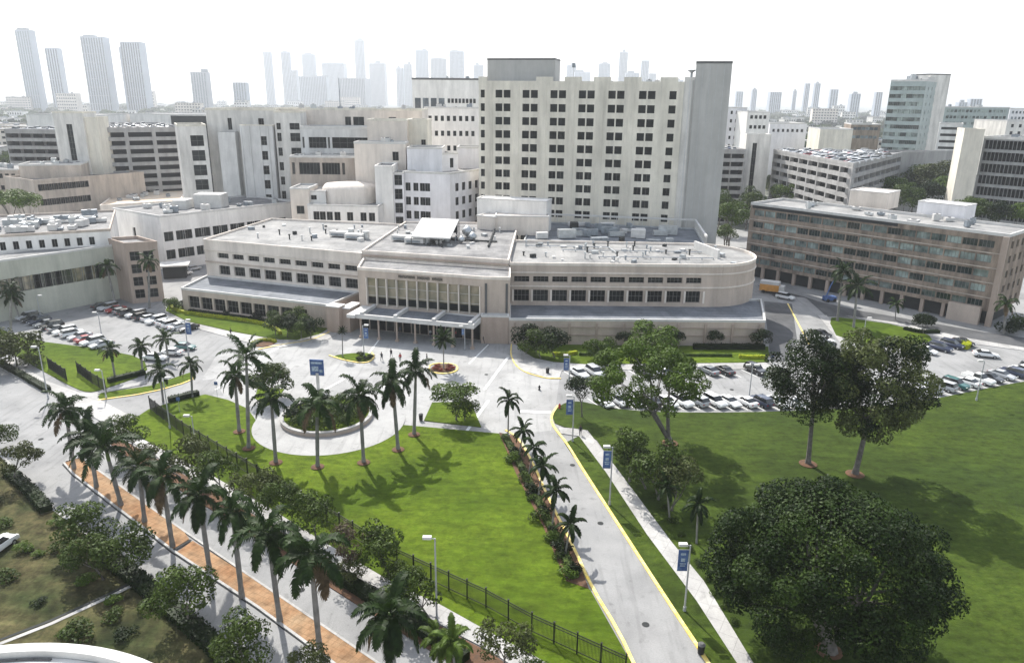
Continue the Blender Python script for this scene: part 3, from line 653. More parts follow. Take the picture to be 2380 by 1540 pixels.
    for k in range(12):
        u = 2.0+(W-2.9)*k/11; p = EL+e*u+n*.05; MB().use('beige2').box((p.x, p.y, 8.9), (.22, .5, 6.2), rz).build('mullion', b.root)
    for k in range(11):   # dark lower panes behind the columns
        u = 2.0+(W-2.9)*(k+.5)/11; p = EL+e*u-n*.40; MB().use('glass').box((p.x, p.y, 6.85), ((W-2.9)/11-.35, .06, 1.5), rz).build('pane', b.root)
    mb = MB().use('lettering'); r = random.Random(4); u = W*.335
    for k in range(21):
        if k not in (8, 15):
            for dx in (0, .26): q = EL+e*(u+dx)+n*.07; mb.box((q.x, q.y, 12.85), (.09, .1, r.choice([.62, .62, .75])), rz)
            q = EL+e*(u+.13)+n*.07; mb.box((q.x, q.y, 12.85+r.choice([.27, 0, -.27])), (.2, .1, .09), rz)
        u += .49
    mb.build('sign_lettering', b.root)
    # annex to the right of the glass front
    b.vol([(-6.6, 149.9), (-.7, 149.6), (-.7, 151.4), (-6.6, 151.6)], 0, 5.9, {}, 'brownt', 'roofg', .4, 'trim')
    for x in (-5.6, -1.2): p = b.loc((x, 151.45)); MB().use('darkframe').box((p[0], p[1], 9.5), (.5, .1, 6.6), -.02).build('slot_window', b.root)
    # canopy
    CL, CR = Vector(b.loc((-33.5, 152.4))), Vector(b.loc((-8.0, 145.4))); d = 7.4
    q = [CL, CR, CR-n*6.9, CL-n*d]; mb = MB().use('roofg').prism([tuple(x) for x in q], 4.85, 5.25, True); mb.build('canopy', b.root)
    MB().use('trim').ring([tuple(x) for x in q], .12, .35, 4.6, 5.55).build('canopy_fascia', b.root)
    MB().use('trim').box(tuple((CL-e*1.0-n*3))+(5.15,), (1.9, 7.8, .7), rz).build('canopy_fascia', b.root)
    Wc = (CR-CL).length
    for f in (.04, .335, .665, .97):
        p = CL+e*(Wc*f)-n*3.6; MB().use('trim').box((p.x, p.y, 5.6), (.7, 7.0, .75), rz).build('canopy_beam', b.root)
    for f in (.02, .18, .34, .5, .66, .82, .985):
        p = CL+e*(Wc*f)-n*.6; mb = MB().use('brownt').tube((*p, 0), (*p, 4.75), .2, .2, 10); mb.box((p.x, p.y, .25), (.7, .7, .5), rz); mb.build('column', b.root)
    for k in range(14):
        p = EL+e*(1.3+k*2.02)+n*.08; MB().use('glass').box((p.x, p.y, 2.1), (1.7, .1, 3.9), rz).build('door', b.root)
    b.done(); return b
def band_garage(name, label, fp, z1, step, n, nb, wall='garagewall', faces=(0,), z0=0, roofcars=0, seed=1, dep=1.6):
    b = Bld(name, label, 'parking garage', fp[0])
    zs = [(z1-.95-step*i-1.85, z1-.95-step*i) for i in range(n)]; zs = [z for z in zs if z[0] > z0+.3]
    fac = {k: F(lambda W: even(max(2, round(W/nb)), nb*.93, .5)(W), zs) for k in faces}
    fpl = b.vol(fp, z0, z1, fac, wall, 'roofwet', 1.0, wall, depth=dep, fill=False)
    MB().use('black').prism(offset(fpl, -dep-.05), z0, z1-.6, False).build('painted_shade_core', b.root)  # added block, blackened to paint deep shade behind the openings
    b.done(); return b
def background_buildings():
    # --- long brown office on the right
    TL, TR = (69.5, 217.0), (112.6, 166.2); e = (Vector(TR)-Vector(TL)).normalized(); n = Vector((-e.y, e.x))
    fp = [TL, TR, tuple(Vector(TR)+n*17), tuple(Vector(TL)+n*17)]
    b = Bld('office_building', 'long brown brick office building with bands of windows across the dark street', 'office building', TL)
    W = (Vector(TR)-Vector(TL)).length
    b.vol(fp, 3.4, 21.2, {0: F(even(18, 3.25, 1.2, 2.6), [(4.3, 5.9), (7.8, 9.5), (11.3, 13.0), (14.8, 16.5), (18.2, 19.9)]),
        1: F(even(4, 1.6, 1.5), [(4.3, 6.0), (7.8, 9.5), (11.3, 13.0), (14.8, 16.5), (18.2, 19.9)])}, 'brick', 'roofw', .7, 'trim', glass='glassg', nx=4, nz=1, depth=.35)
    fl = [b.loc(p) for p in fp]; A = Vector(fl[0]); nn = -n; rz = atan2(e.y, e.x)
    MB().use('darkconc').prism(offset(fl, -1.6), 0, 3.38, False).build('ground_floor', b.root)
    for k in range(14):
        p = A+e*(1+k*(W-2)/13)+nn*-.5; MB().use('brownt').box((p.x, p.y, 1.7), (.8, .8, 3.36), rz).build('column', b.root)
    for zz in (6.65, 10.15, 13.65, 17.1):
        p = A+e*W/2+nn*.1; MB().use('oldbeige').box((p.x, p.y, zz), (W-.5, .2, .22), rz).build('string_course', b.root)
    p = A+e*(W*.32)+nn*.08; MB().use('darkconc').box((p.x, p.y, 20.75), (W*.62, .16, .75), rz).build('louvre_band', b.root)
    p = A+e*(W-.5)+nn*.3; MB().use('brownt').box((p.x, p.y, 10.6), (1.2, .6, 21.2), rz).build('corner_pier', b.root)
    p = A+e*(W-6)+nn*.5; MB().use('beige').box((p.x, p.y, 2.1), (7, 1.2, 4.2), rz).build('entrance_porch', b.root)
    for (x1, y1, x2, y2, Y, dp, m) in ((1970, 480, 2056, 489, 4.6, 10, 'beige2'), (2128, 500, 2238, 513, 3.6, 7, 'bluewhite')):
        f = quad(G(x1, y1, 21.3), G(x2, y2, 21.3), dp); z = 21.3+Y; f = [b.loc(q) for q in f]; mb = MB().use(m).prism(f, 21.3, z, False)
        mb.use('trim').ring(f, .08, .25, z, z+.25); mb.build('penthouse', b.root)
    units(b, fl, 21.3, 12, 9); b.done()
    # --- pale stair tower and gridded block, far right
    f, z = front(2241, 303, 262, 2288, 306, 9, 259, .25); b = Bld('concrete_block', 'concrete block with a beige stair tower and a dark honeycomb window grid', 'office building', f[0])
    b.vol(f, 0, z, {}, 'tower', 'roofw', .6, 'tower')
    a = PY(2286, 322, 262); c = PY(2460, 330, 245); f2 = quad(a, c, 20)
    b.vol(f2, 0, a.z, {0: F(even(17, 1.15, .6), rowsz(a.z-3.4-3.9*7, 8, 3.9, 2.9))}, 'gridwall', 'roofw', .8, 'concrete', depth=.6, nx=1)
    units(b, [b.loc(p) for p in f2], a.z, 5, 12); b.done()
    # --- glass tower with concrete end shaft
    f, z = front(2070, 190, 430, 2153, 192, 26, 418); b = Bld('glass_tower', 'blue green glass office tower with a pale concrete shaft on its right', 'office tower', f[0])
    b.vol(f, 0, z, {0: F(even(6, 3.0, .3), rowsz(z-4.6-4.05*14, 15, 4.05, 2.1)), 1: F(even(3, 1.2, 2), rowsz(z-4.6-4.05*14, 15, 4.05, 1.8))}, 'glasstower', 'roofg', 1.0, 'trim', glass='glassg', nx=3, depth=.3)
    f2, z2 = front(2163, 174, 432, 2209, 176, 12, 436); b.vol(f2, 0, z2, {3: F(even(1, 2.0, 3), rowsz(20, 18, 4.05, 2.5))}, 'concrete', 'roofw', .5, 'darkconc')
    f3, z3 = front(2152, 190, 440, 2166, 186, 14, 442); b.vol(f3, 0, z3, {}, 'darkconc', 'roofg', 0)
    units(b, [b.loc(p) for p in f], z, 6, 4, hmax=4, smax=5); b.done()
    # --- mid-distance right
    def simple(name, label, x1, y1, Y1, x2, y2, dep, Y2=None, wall='white', cols=0, rows=None, glass='glass', roof='roofw', group=None, cat='building', step=3.8, wh=1.8, ww=1.6, nr=0, top=1.3, fa=None, trim='trim', side=None, nx=1, cw=None, un=0, z0=0, par=.6):
        f, z = front(x1, y1, Y1, x2, y2, dep, Y2); b = Bld(name, label, cat, f[0], group)
        zs = [(z-top-wh-step*i, z-top-step*i) for i in range(nr)]; zs = [q for q in zs if q[0] > 0.5]
        fac = {}
        if cols: fac[0] = F(cw or even(cols, ww, 1.2), zs)
        if side: fac[side[0]] = F(even(side[1], ww, 1.2), zs)
        fl = b.vol(f, z0, z, fac, wall, roof, par, trim, glass=glass, nx=nx)
        if un: units(b, fl, z, un, int(x1), smax=3.5, hmax=2.2)
        b.done(); return b, fl, z
    simple('grey_office', 'wide blue grey office block behind the glass tower', 2196, 250, 520, 2346, 252, 40, 520, 'glasstower', 16, glass='glassg', nr=6, step=4, ww=2.0, un=4)
    simple('grey_office', 'grey office at the right edge beyond the gridded block', 2347, 254, 560, 2440, 256, 40, 560, 'bluewhite', 10, glass='glassb', nr=5, step=4)
    simple('louvred_building', 'grey louvred building between glass tower and stair tower', 2183, 289, 390, 2238, 290, 18, 385, 'greywall', 1, nr=9, step=3.2, wh=1.3, cw=lambda W: [(1, W-1)], glass='glass')
    simple('low_block', 'low flat block with yellowish roof at far right', 2340, 283, 420, 2460, 286, 30, 420, 'concrete', 6, nr=3)
    simple('white_block', 'pale blue white block beside the grey hospital shaft', 1690, 252, 420, 1736, 254, 20, 420, 'bluewhite', 3, nr=8, step=4.4, ww=1.2)
    simple('white_block', 'white block with two small windows behind the right stair tower', 1737, 262, 400, 1789, 262, 22, 400, 'white', 4, nr=5, step=5, ww=1.5)
    simple('beige_hall', 'windowless beige hall beyond the right parking garage', 1906, 301, 430, 1982, 303, 25, 428, 'tower')
    simple('red_building', 'low red brick building with white windows beyond the garage', 1978, 290, 470, 2046, 293, 25, 466, 'brick', 6, nr=2, step=5, ww=2.2, glass='glassb')
    simple('white_shed', 'long low white shed left of the beige hall', 1789, 288, 470, 1875, 290, 30, 470, 'bluewhite', 7, nr=1, ww=1.5, top=3)
    # right parking garage
    a = PY(1797, 352, 322); c = G(1982, 386, a.z); d = G(2096, 359, a.z)
    nrm = (Vector(c[:2])-Vector(a[:2])).normalized(); back = Vector(a[:2])+Vector((-nrm.y, nrm.x))*(d.xy-c.xy).length*1.02
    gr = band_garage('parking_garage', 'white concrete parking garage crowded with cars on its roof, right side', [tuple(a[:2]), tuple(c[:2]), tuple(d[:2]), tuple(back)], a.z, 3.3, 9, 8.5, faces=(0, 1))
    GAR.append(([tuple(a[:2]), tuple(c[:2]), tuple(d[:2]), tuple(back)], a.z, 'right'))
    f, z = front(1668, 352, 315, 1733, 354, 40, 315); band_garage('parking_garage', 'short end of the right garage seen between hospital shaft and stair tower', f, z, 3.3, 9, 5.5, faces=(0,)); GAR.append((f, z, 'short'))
    f, z = front(1735, 315, 318, 1792, 317, 10, 317); b = Bld('stair_tower', 'beige stair tower with a dark vertical slot joining two garages', 'stair tower', f[0])
    b.vol(f, 0, z, {0: F(lambda W: [(W*.28, W*.46)], [(3, z-3)])}, 'concrete', 'roofw', .6, 'concrete', glass='glass', nz=10); b.done()
    # --- left parking garages
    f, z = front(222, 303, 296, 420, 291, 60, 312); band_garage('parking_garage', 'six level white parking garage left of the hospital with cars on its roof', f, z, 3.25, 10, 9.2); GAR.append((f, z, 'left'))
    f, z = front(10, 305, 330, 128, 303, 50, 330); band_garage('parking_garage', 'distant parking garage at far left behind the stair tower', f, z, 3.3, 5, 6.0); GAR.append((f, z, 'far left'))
    f, z = front(121, 263, 290, 190, 262, 10, 290); b = Bld('stair_tower', 'tall beige stair tower with dark slot, left of the left garage', 'stair tower', f[0])
    b.vol(f, 0, z, {0: F(lambda W: [(W*.40, W*.60)], [(12, z-4)])}, 'concrete', 'roofw', .6, 'tower', nz=12)
    f2, z2 = front(190, 275, 291, 222, 276, 9, 291); b.vol(f2, 0, z2, {}, 'tower', 'roofw', .5, 'tower'); b.done()
    simple('dark_roofed_hall', 'low hall with dark glazed side beyond the left garage', 396, 269, 400, 478, 270, 14, 400, 'darkconc', roof='roofw')
    simple('long_shed', 'long white roofed shed beyond the left garages', 300, 266, 560, 478, 268, 50, 560, 'white')
    simple('long_shed', 'very long pale roof behind the left stair tower', 60, 268, 520, 225, 266, 50, 520, 'white')
    # --- grey hospital block, upper left
    A = PY(411, 294, 258); b = Bld('clinic_building', 'grey beige clinic building with few dark windows and a long flat wall', 'clinic', A)
    f, z = front(411, 294, 258, 478, 290, 20, 262); b.vol(f, 0, z, {0: F(fr([.64], 4.2), rowsz(z-6.6-4.95*5, 6, 4.95, 3.6))}, 'concrete', 'roofw', .6, 'tower', nx=2, nz=2)
    f, z = front(477, 256, 268, 640, 257, 30, 268); b.vol(f, 0, z, {0: F(lambda W: [(W*.30, W*.36), (W*.74, W*.82)], [(z-6.6, z-2.6)])}, 'concrete', 'roofw', .7, 'tower')
    f2, _ = front(490, 290, 264.5, 556, 290, 4, 264.5); zb = z-7.2
    b.vol([(f2[0][0]+2, f2[0][1]), (f2[0][0]+8, f2[0][1]), (f2[0][0]+8, f2[0][1]+4), (f2[0][0]+2, f2[0][1]+4)], 0, zb, {}, 'greywall', 'roofw', 0)
    f3, z3 = front(556, 292, 262, 632, 292, 7, 262); b.vol(f3, 0, z3, {0: F(lambda W: [(W*.16, W*.25), (W*.62, W*.80)][1:], rowsz(z3-6.5-4.95*4, 5, 4.95, 3.0))}, 'greywall', 'roofw', .3, 'tower', nz=2)
    f4, z4 = front(636, 262, 263, 697, 262, 8, 263); b.vol(f4, 0, z4, {0: F(lambda W: [(W*.06, W*.22), (W*.56, W*.94)][:2], rowsz(z4-9.5-4.95*4, 5, 4.95, 2.8)+[(z4-5.6, z4-3.4)])}, 'concrete', 'roofw', .5, 'tower', nx=2, nz=2)
    f5, z5 = front(640, 255, 272, 980, 257, 30, 274); b.vol(f5, 0, z5, {0: F(lambda W: [(W*.47, W*.51), (W*.525, W*.60), (W*.77, W*.82)], [(z5-6.2, z5-2.2)])}, 'beige2', 'roofw', .6, 'tower')
    for k, fx in enumerate((.03, .28, .60, .85)):   # recessed drain lines
        p = Vector(b.loc(f3[0]))+(Vector(b.loc(f3[1]))-Vector(b.loc(f3[0])))*fx; MB().use('greywall').box((p.x, p.y-.12, z3/2), (.5, .24, z3)).build('pilaster', b.root)
    p = b.loc(PY(791, 255, 280)[:2]); MB().use('equip').tube((*p, z5-1), (*p, z5+11), .22, .1, 6).build('antenna', b.root)
    units(b, [b.loc(p) for p in f5], z5, 8, 21); b.done()
    # --- glazed grey building
    f, z = front(697, 300, 256, 862, 300, 14, 256); b = Bld('glazed_clinic', 'grey building with wide dark strip windows in three steps', 'clinic', f[0])
    b.vol(f, 0, z, {0: F(lambda W: [(W*.02, W*.05), (W*.11, W*.36), (W*.38, W*.41), (W*.44, W*.97)], [(z-6.2, z-2.6), (z-11.6, z-7.9)])}, 'greywall', 'roofg', .9, 'trim', nx=5, nz=2, depth=.5)
    f, z = front(672, 366, 246, 905, 372, 9.5, 246); b.vol(f, 0, z, {0: F(lambda W: [(W*.02, W*.05), (W*.09, W*.30), (W*.32, W*.50), (W*.52, W*.55)], [(z-5.4, z-1.6)])}, 'oldbeige', 'roofw', .6, 'trim', nx=6, depth=.6)
    units(b, [b.loc(p) for p in f], z, 4, 31); b.done()
    # --- beige stepped block
    f, z = front(852, 281, 250, 945, 281, 14, 250); b = Bld('beige_block', 'stepped windowless beige block in front of the long flat wall', 'clinic', f[0])
    b.vol(f, 0, z, {}, 'beige2', 'roofw', .5, 'tower'); f, z = front(945, 281, 254, 992, 283, 14, 254); b.vol(f, 0, z, {0: F(fr([.8], 1.5), [(z-9.5, z-6)])}, 'tower', 'roofw', .5, 'tower')
    f, z = front(822, 334, 242, 942, 338, 8, 242); b.vol(f, 0, z, {0: F(fr([.80], 2.0), [(z-5.2, z-2.4)])}, 'beige2', 'roofw', .6, 'trim'); units(b, [b.loc(p) for p in f], z, 3, 5); b.done()
    # --- white building with windows and box on top
    A = PY(936, 402, 233); b = Bld('white_clinic', 'white four storey building with a blank box on its roof, left of the tall tower', 'clinic', A)
    c = G(1045, 406, A.z); f = quad(A, c, 26, -.28)
    b.vol(f, 0, A.z, {0: F(fr([.10, .27, .41, .52], 1.7), rowsz(A.z-5.4-4.35*3, 4, 4.35, 2.5)), 1: F(even(6, 1.9, 2), rowsz(A.z-5.4-4.35*3, 4, 4.35, 2.5))}, 'bluewhite', 'roofw', .6, 'trim')
    f, z = front(945, 346, 238, 1027, 348, 12, 238); b.vol(f, A.z-.5, z, {}, 'bluewhite', 'roofw', .5, 'trim')
    f, z = front(1027, 360, 239, 1064, 362, 14, 243); b.vol(f, A.z-.5, z, {0: F(fr([.6], 1.4), [(A.z+1, A.z+4)])}, 'bluewhite', 'roofw', .5, 'trim')
    f, z = front(1062, 345, 250, 1122, 345, 10, 250); b.vol(f, 0, z, {}, 'bluewhite', 'roofw', .5, 'trim')
    f, z = front(870, 388, 230, 911, 388, 12, 230); b.vol(f, 0, z, {}, 'white', 'roofw', .4, 'white')
    f, z = front(912, 404, 231.5, 937, 404, 8, 231.5); b.vol(f, 0, z, {0: F(fr([.5], 2.4), [(z-3.5-4.3*i, z-1.5-4.3*i+1.2) for i in range(5)][::-1])}, 'bluewhite', 'roofw', .4, 'trim', nz=2); b.done()
    # --- white block with arcade windows and drum
    f, z = front(714, 478, 226, 878, 484, 13, 224); b = Bld('white_annex', 'white annex with seven small windows and a rounded roof drum', 'annex', f[0])
    b.vol(f, 0, z, {0: F(fr([.12, .21, .31, .42, .60, .79, .91], 1.9), [(z-4.3, z-1.7)])}, 'white', 'roofw', .5, 'trim')
    f2, z2 = front(673, 440, 228, 716, 440, 12, 228); b.vol(f2, 0, z2, {0: F(fr([.5], 2.4), [(z2-7.5, z2-5)])}, 'beige2', 'roofw', .5, 'trim')
    f3, z3 = front(716, 446, 230, 756, 446, 10, 230); b.vol(f3, 0, z3, {0: F(fr([.3], 1.8), [(z3-2.4, z3-1)])}, 'white', 'roofw', .4, 'trim')
    p = PY(815, 470, 237); q = b.loc(p[:2]); MB().use('beige2').pipe([(*q, z-2), (*q, z+4.4), (*q, z+5.6), (*q, z+6.2)], [8.6, 8.6, 7.6, .3], 40).build('roof_drum', b.root, True); b.done()
    # --- long white building with square windows
    TL, TR, FR = G(262, 487, 15.8), G(371, 506, 15.8), G(690, 471, 15.8); bk = TL+(FR-TR)
    b = Bld('white_wing', 'long white two storey wing with square dark windows, angled behind the low building', 'hospital wing', TL)
    rz_ = [(3.2, 6.0), (8.6, 11.4)]
    fl = b.vol([tuple(p[:2]) for p in (TL, TR, FR, bk)], 0, 15.8, {0: F(fr([.42], 1.6), rz_), 1: F(lambda W: sum([[(W*(.045+.125*i)-1.5, W*(.045+.125*i)+1.5-.2), (W*(.045+.125*i)+2.1, W*(.045+.125*i)+4.9)] for i in range(7)], [])[:14], rz_)}, 'white', 'roofwet', .6, 'trim', depth=.4)
    for (x1, y1, x2, y2, Y) in ((448, 452, 512, 452, 236), (400, 466, 430, 466, 232)):
        f, z = front(x1, y1, Y, x2, y2, 6, Y); mb = MB().use('trim').prism([b.loc(p) for p in f], 15.8, z, False).build('rooftop_unit', b.root)
    units(b, fl, 15.9, 16, 41, smax=3); b.done()
    # --- old weathered building on the left
    A = PY(78, 424, 262); c = G(334, 404, A.z); f = quad(A, c, 22); b = Bld('old_clinic', 'weathered beige building with two rows of small windows, left', 'clinic', A)
    b.vol(f, 0, A.z, {0: F(lambda W: even(11, 2.2, 1.5, 22)(W), [(A.z-3.2-5.2*2, A.z-.9-5.2*2), (A.z-3.2-5.2, A.z-.9-5.2), (A.z-3.2, A.z-.9)])}, 'oldbeige', 'roofwet', .8, 'oldbeige', nx=2)
    f, z = front(43, 386, 272, 186, 378, 14, 278); b.vol(f, 0, z, {}, 'oldbeige', 'roofw', .6, 'trim'); units(b, [b.loc(p) for p in f], z, 5, 51); b.done()
    simple('old_clinic', 'low grey white building at the left edge beside the yellow green trees', -60, 395, 290, 42, 392, 20, 290, 'oldbeige', 6, nr=3, step=4.5, un=3)
    # --- tan flat roof
    P4 = [G(232, 480, 12), G(420, 468, 12), G(440, 425, 12), G(300, 428, 12)]; b = Bld('tan_roofed_building', 'low building with a wide orange tan flat roof', 'building', P4[0])
    fl = b.vol([tuple(p[:2]) for p in P4], 0, 12, {}, 'beige2', 'tan', .5, 'beige2'); units(b, fl, 12, 14, 61, smax=3.5); b.done()
    # --- flats in front-left
    a = G(-80, 556, 17.2); c = G(256, 537, 17.2); f = quad(a, c, 36); b = Bld('flat_roofed_clinic', 'pale flat roofed clinic cluttered with rooftop units at the left edge', 'clinic', a)
    fl = b.vol(f, 0, 17.2, {0: F(even(9, 1.2, 3), [(14.0, 16.0)][:1])}, 'white', 'roofwet', .6, 'oldbeige'); units(b, fl, 17.3, 34, 71, smax=4); b.done()
    # --- pale green banded building
    a = G(-90, 622, 13.6); c = G(270, 571, 13.6); f = quad(a, c, 9.5); b = Bld('green_banded_building', 'pale green building with a long band of windows beside the left parking lot', 'building', a)
    b.vol(f, 0, 13.6, {0: F(even(14, 4.0, .5), [(6.2, 9.6)])}, 'greenish', 'roofw', .5, 'trim', glass='glassr', nx=3, nz=2, depth=.4); b.done()
    # --- taupe stair tower
    Lc, Cc, Rc = Vector((-103.3, 185.2)), Vector((-95.2, 178.4)), Vector((-88.6, 181.4)); b = Bld('stair_tower', 'taupe stair tower with stacked windows between green banded building and palms', 'stair tower', Lc)
    b.vol([tuple(Lc), tuple(Cc), tuple(Rc), tuple(Lc+Rc-Cc)], 0, 14.6, {1: F(fr([.26, .68], 2.2), rowsz(1.2, 4, 3.2, 2.3))}, 'brownt', 'roofwet', .8, 'brownt', nx=2, nz=2, depth=.5); b.done()
    # --- small white canopy hut between buildings
    p = G(405, 612, 4); b = Bld('entrance_hut', 'small white roofed hut behind the taupe stair tower', 'hut', p)
    MB().use('darkconc').box((0, 0, 1.8), (6, 4, 3.6), .3).build('wall', b.root); MB().use('trim').box((0, 0, 3.8), (8, 6, .4), .3).build('roof', b.root)
    # --- far white block and lower neighbour
    b, fl, z = simple('white_office', 'white office block with tall vertical windows behind the hospital tower', 957, 184, 400, 1112, 184, 30, 400, 'white', 1, nr=0, un=3)
    for k, fx in enumerate([.08, .20, .32, .44]):
        p = Vector(fl[0])+(Vector(fl[1])-Vector(fl[0]))*fx; MB().use('glassb').box((p.x, p.y-.05, z-14), (3.0, .2, 9.5)).build('window', b.root)
    for k in range(8):
        p = Vector(fl[0])+(Vector(fl[1])-Vector(fl[0]))*(.55+.055*k)
        for dz in (10.5, 15.5): MB().use('glass').box((p.x, p.y-.05, z-dz), (1.3, .2, 2.2)).build('window', b.root)
    MB().use('darkframe').ring(fl, .1, .1, z-.3, z+.65).build('parapet', b.root)
    simple('white_office', 'lower white office with small round looking windows left of the tower', 985, 252, 330, 1112, 252, 14, 330, 'white', 8, nr=4, step=6.2, ww=1.4, wh=2.2, un=8, top=3)
    # --- round white roof in the corner below the camera
    a, m_, c = G(0, 1498, 16).xy, G(165, 1494, 16).xy, G(358, 1540, 16).xy
    D = 2*(a.x*(m_.y-c.y)+m_.x*(c.y-a.y)+c.x*(a.y-m_.y)); s_ = lambda q: q.x**2+q.y**2
    ux = (s_(a)*(m_.y-c.y)+s_(m_)*(c.y-a.y)+s_(c)*(a.y-m_.y))/D; uy = (s_(a)*(c.x-m_.x)+s_(m_)*(a.x-c.x)+s_(c)*(m_.x-a.x))/D; rr = sqrt((a.x-ux)**2+(a.y-uy)**2)
    b = Bld('round_pavilion', 'round white roofed pavilion with a raised rim at the bottom left corner', 'pavilion', (ux, uy)); circ = [(rr*cos(2*pi*i/96), rr*sin(2*pi*i/96)) for i in range(96)]
    MB().use('white').prism(offset(circ, -1.5), 0, 15.2, False).build('wall', b.root); MB().use('trim').prism(offset(circ, -.8), 15.2, 15.5, False).build('roof', b.root)
    MB().use('trim').ring(circ, 0, .75, 15.0, 16.0).build('parapet', b.root)
    mb = MB().use('darkframe')
    for i in range(96):
        if i % 12 < 4: p = (cos(2*pi*i/96)*(rr-1.0), sin(2*pi*i/96)*(rr-1.0)); mb.box((p[0], p[1], 15.55), (.16, 2*pi*rr/96, .08), 2*pi*i/96)
    mb.build('roof_drain', b.root)
GAR = []

def skyline():
    r = random.Random(11); grp = 'towers of the hazy skyline'
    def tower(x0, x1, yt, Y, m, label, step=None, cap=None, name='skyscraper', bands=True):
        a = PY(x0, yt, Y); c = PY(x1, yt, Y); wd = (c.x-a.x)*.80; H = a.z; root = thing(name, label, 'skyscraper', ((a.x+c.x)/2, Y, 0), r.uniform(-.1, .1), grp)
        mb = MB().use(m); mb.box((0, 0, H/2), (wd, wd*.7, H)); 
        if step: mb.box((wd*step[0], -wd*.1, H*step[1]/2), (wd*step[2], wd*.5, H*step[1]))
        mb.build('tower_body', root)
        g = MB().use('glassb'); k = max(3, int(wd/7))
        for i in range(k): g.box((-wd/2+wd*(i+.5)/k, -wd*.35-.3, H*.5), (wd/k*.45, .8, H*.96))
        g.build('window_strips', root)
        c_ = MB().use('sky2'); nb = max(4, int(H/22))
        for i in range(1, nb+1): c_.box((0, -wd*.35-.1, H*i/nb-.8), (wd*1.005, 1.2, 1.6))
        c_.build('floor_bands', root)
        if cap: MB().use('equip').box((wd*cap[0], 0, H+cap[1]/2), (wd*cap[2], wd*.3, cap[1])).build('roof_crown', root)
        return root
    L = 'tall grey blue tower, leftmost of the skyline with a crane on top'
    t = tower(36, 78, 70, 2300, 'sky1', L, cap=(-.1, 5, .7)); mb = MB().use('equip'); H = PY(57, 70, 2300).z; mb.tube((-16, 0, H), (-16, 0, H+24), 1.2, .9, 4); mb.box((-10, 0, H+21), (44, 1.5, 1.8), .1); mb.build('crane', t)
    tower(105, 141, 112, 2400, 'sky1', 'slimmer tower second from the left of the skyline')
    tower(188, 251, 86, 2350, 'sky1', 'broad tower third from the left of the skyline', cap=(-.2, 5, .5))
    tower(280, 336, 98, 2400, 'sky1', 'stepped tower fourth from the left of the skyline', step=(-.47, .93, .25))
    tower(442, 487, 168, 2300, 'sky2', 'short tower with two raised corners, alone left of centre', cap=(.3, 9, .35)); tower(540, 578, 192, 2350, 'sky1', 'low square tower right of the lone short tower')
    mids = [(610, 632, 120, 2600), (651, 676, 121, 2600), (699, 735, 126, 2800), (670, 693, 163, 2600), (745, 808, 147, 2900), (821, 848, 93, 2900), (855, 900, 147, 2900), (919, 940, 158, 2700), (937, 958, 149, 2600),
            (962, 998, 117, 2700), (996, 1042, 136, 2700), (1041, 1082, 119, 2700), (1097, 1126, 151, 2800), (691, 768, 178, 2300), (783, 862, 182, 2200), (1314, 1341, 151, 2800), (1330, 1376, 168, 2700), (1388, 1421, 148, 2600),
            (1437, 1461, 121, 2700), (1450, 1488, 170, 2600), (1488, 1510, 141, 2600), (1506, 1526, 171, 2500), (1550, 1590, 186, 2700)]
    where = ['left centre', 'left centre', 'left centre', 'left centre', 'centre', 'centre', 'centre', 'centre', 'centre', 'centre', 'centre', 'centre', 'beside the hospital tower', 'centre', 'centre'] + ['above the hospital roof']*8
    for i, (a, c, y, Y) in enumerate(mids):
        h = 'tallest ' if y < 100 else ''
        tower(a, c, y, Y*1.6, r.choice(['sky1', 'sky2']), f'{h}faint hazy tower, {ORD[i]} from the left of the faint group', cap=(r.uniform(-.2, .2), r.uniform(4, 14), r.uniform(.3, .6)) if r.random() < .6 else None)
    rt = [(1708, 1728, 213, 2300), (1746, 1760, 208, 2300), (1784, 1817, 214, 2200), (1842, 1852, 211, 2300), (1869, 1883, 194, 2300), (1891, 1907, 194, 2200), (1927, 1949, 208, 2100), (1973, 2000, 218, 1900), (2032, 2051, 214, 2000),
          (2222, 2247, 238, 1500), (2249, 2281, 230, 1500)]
    for i, (a, c, y, Y) in enumerate(rt): tower(a, c, y, Y*1.35, 'sky1', f'small distant tower, {ORD[i]} from the left on the right horizon', cap=(0, 6, .4) if i % 2 else None)
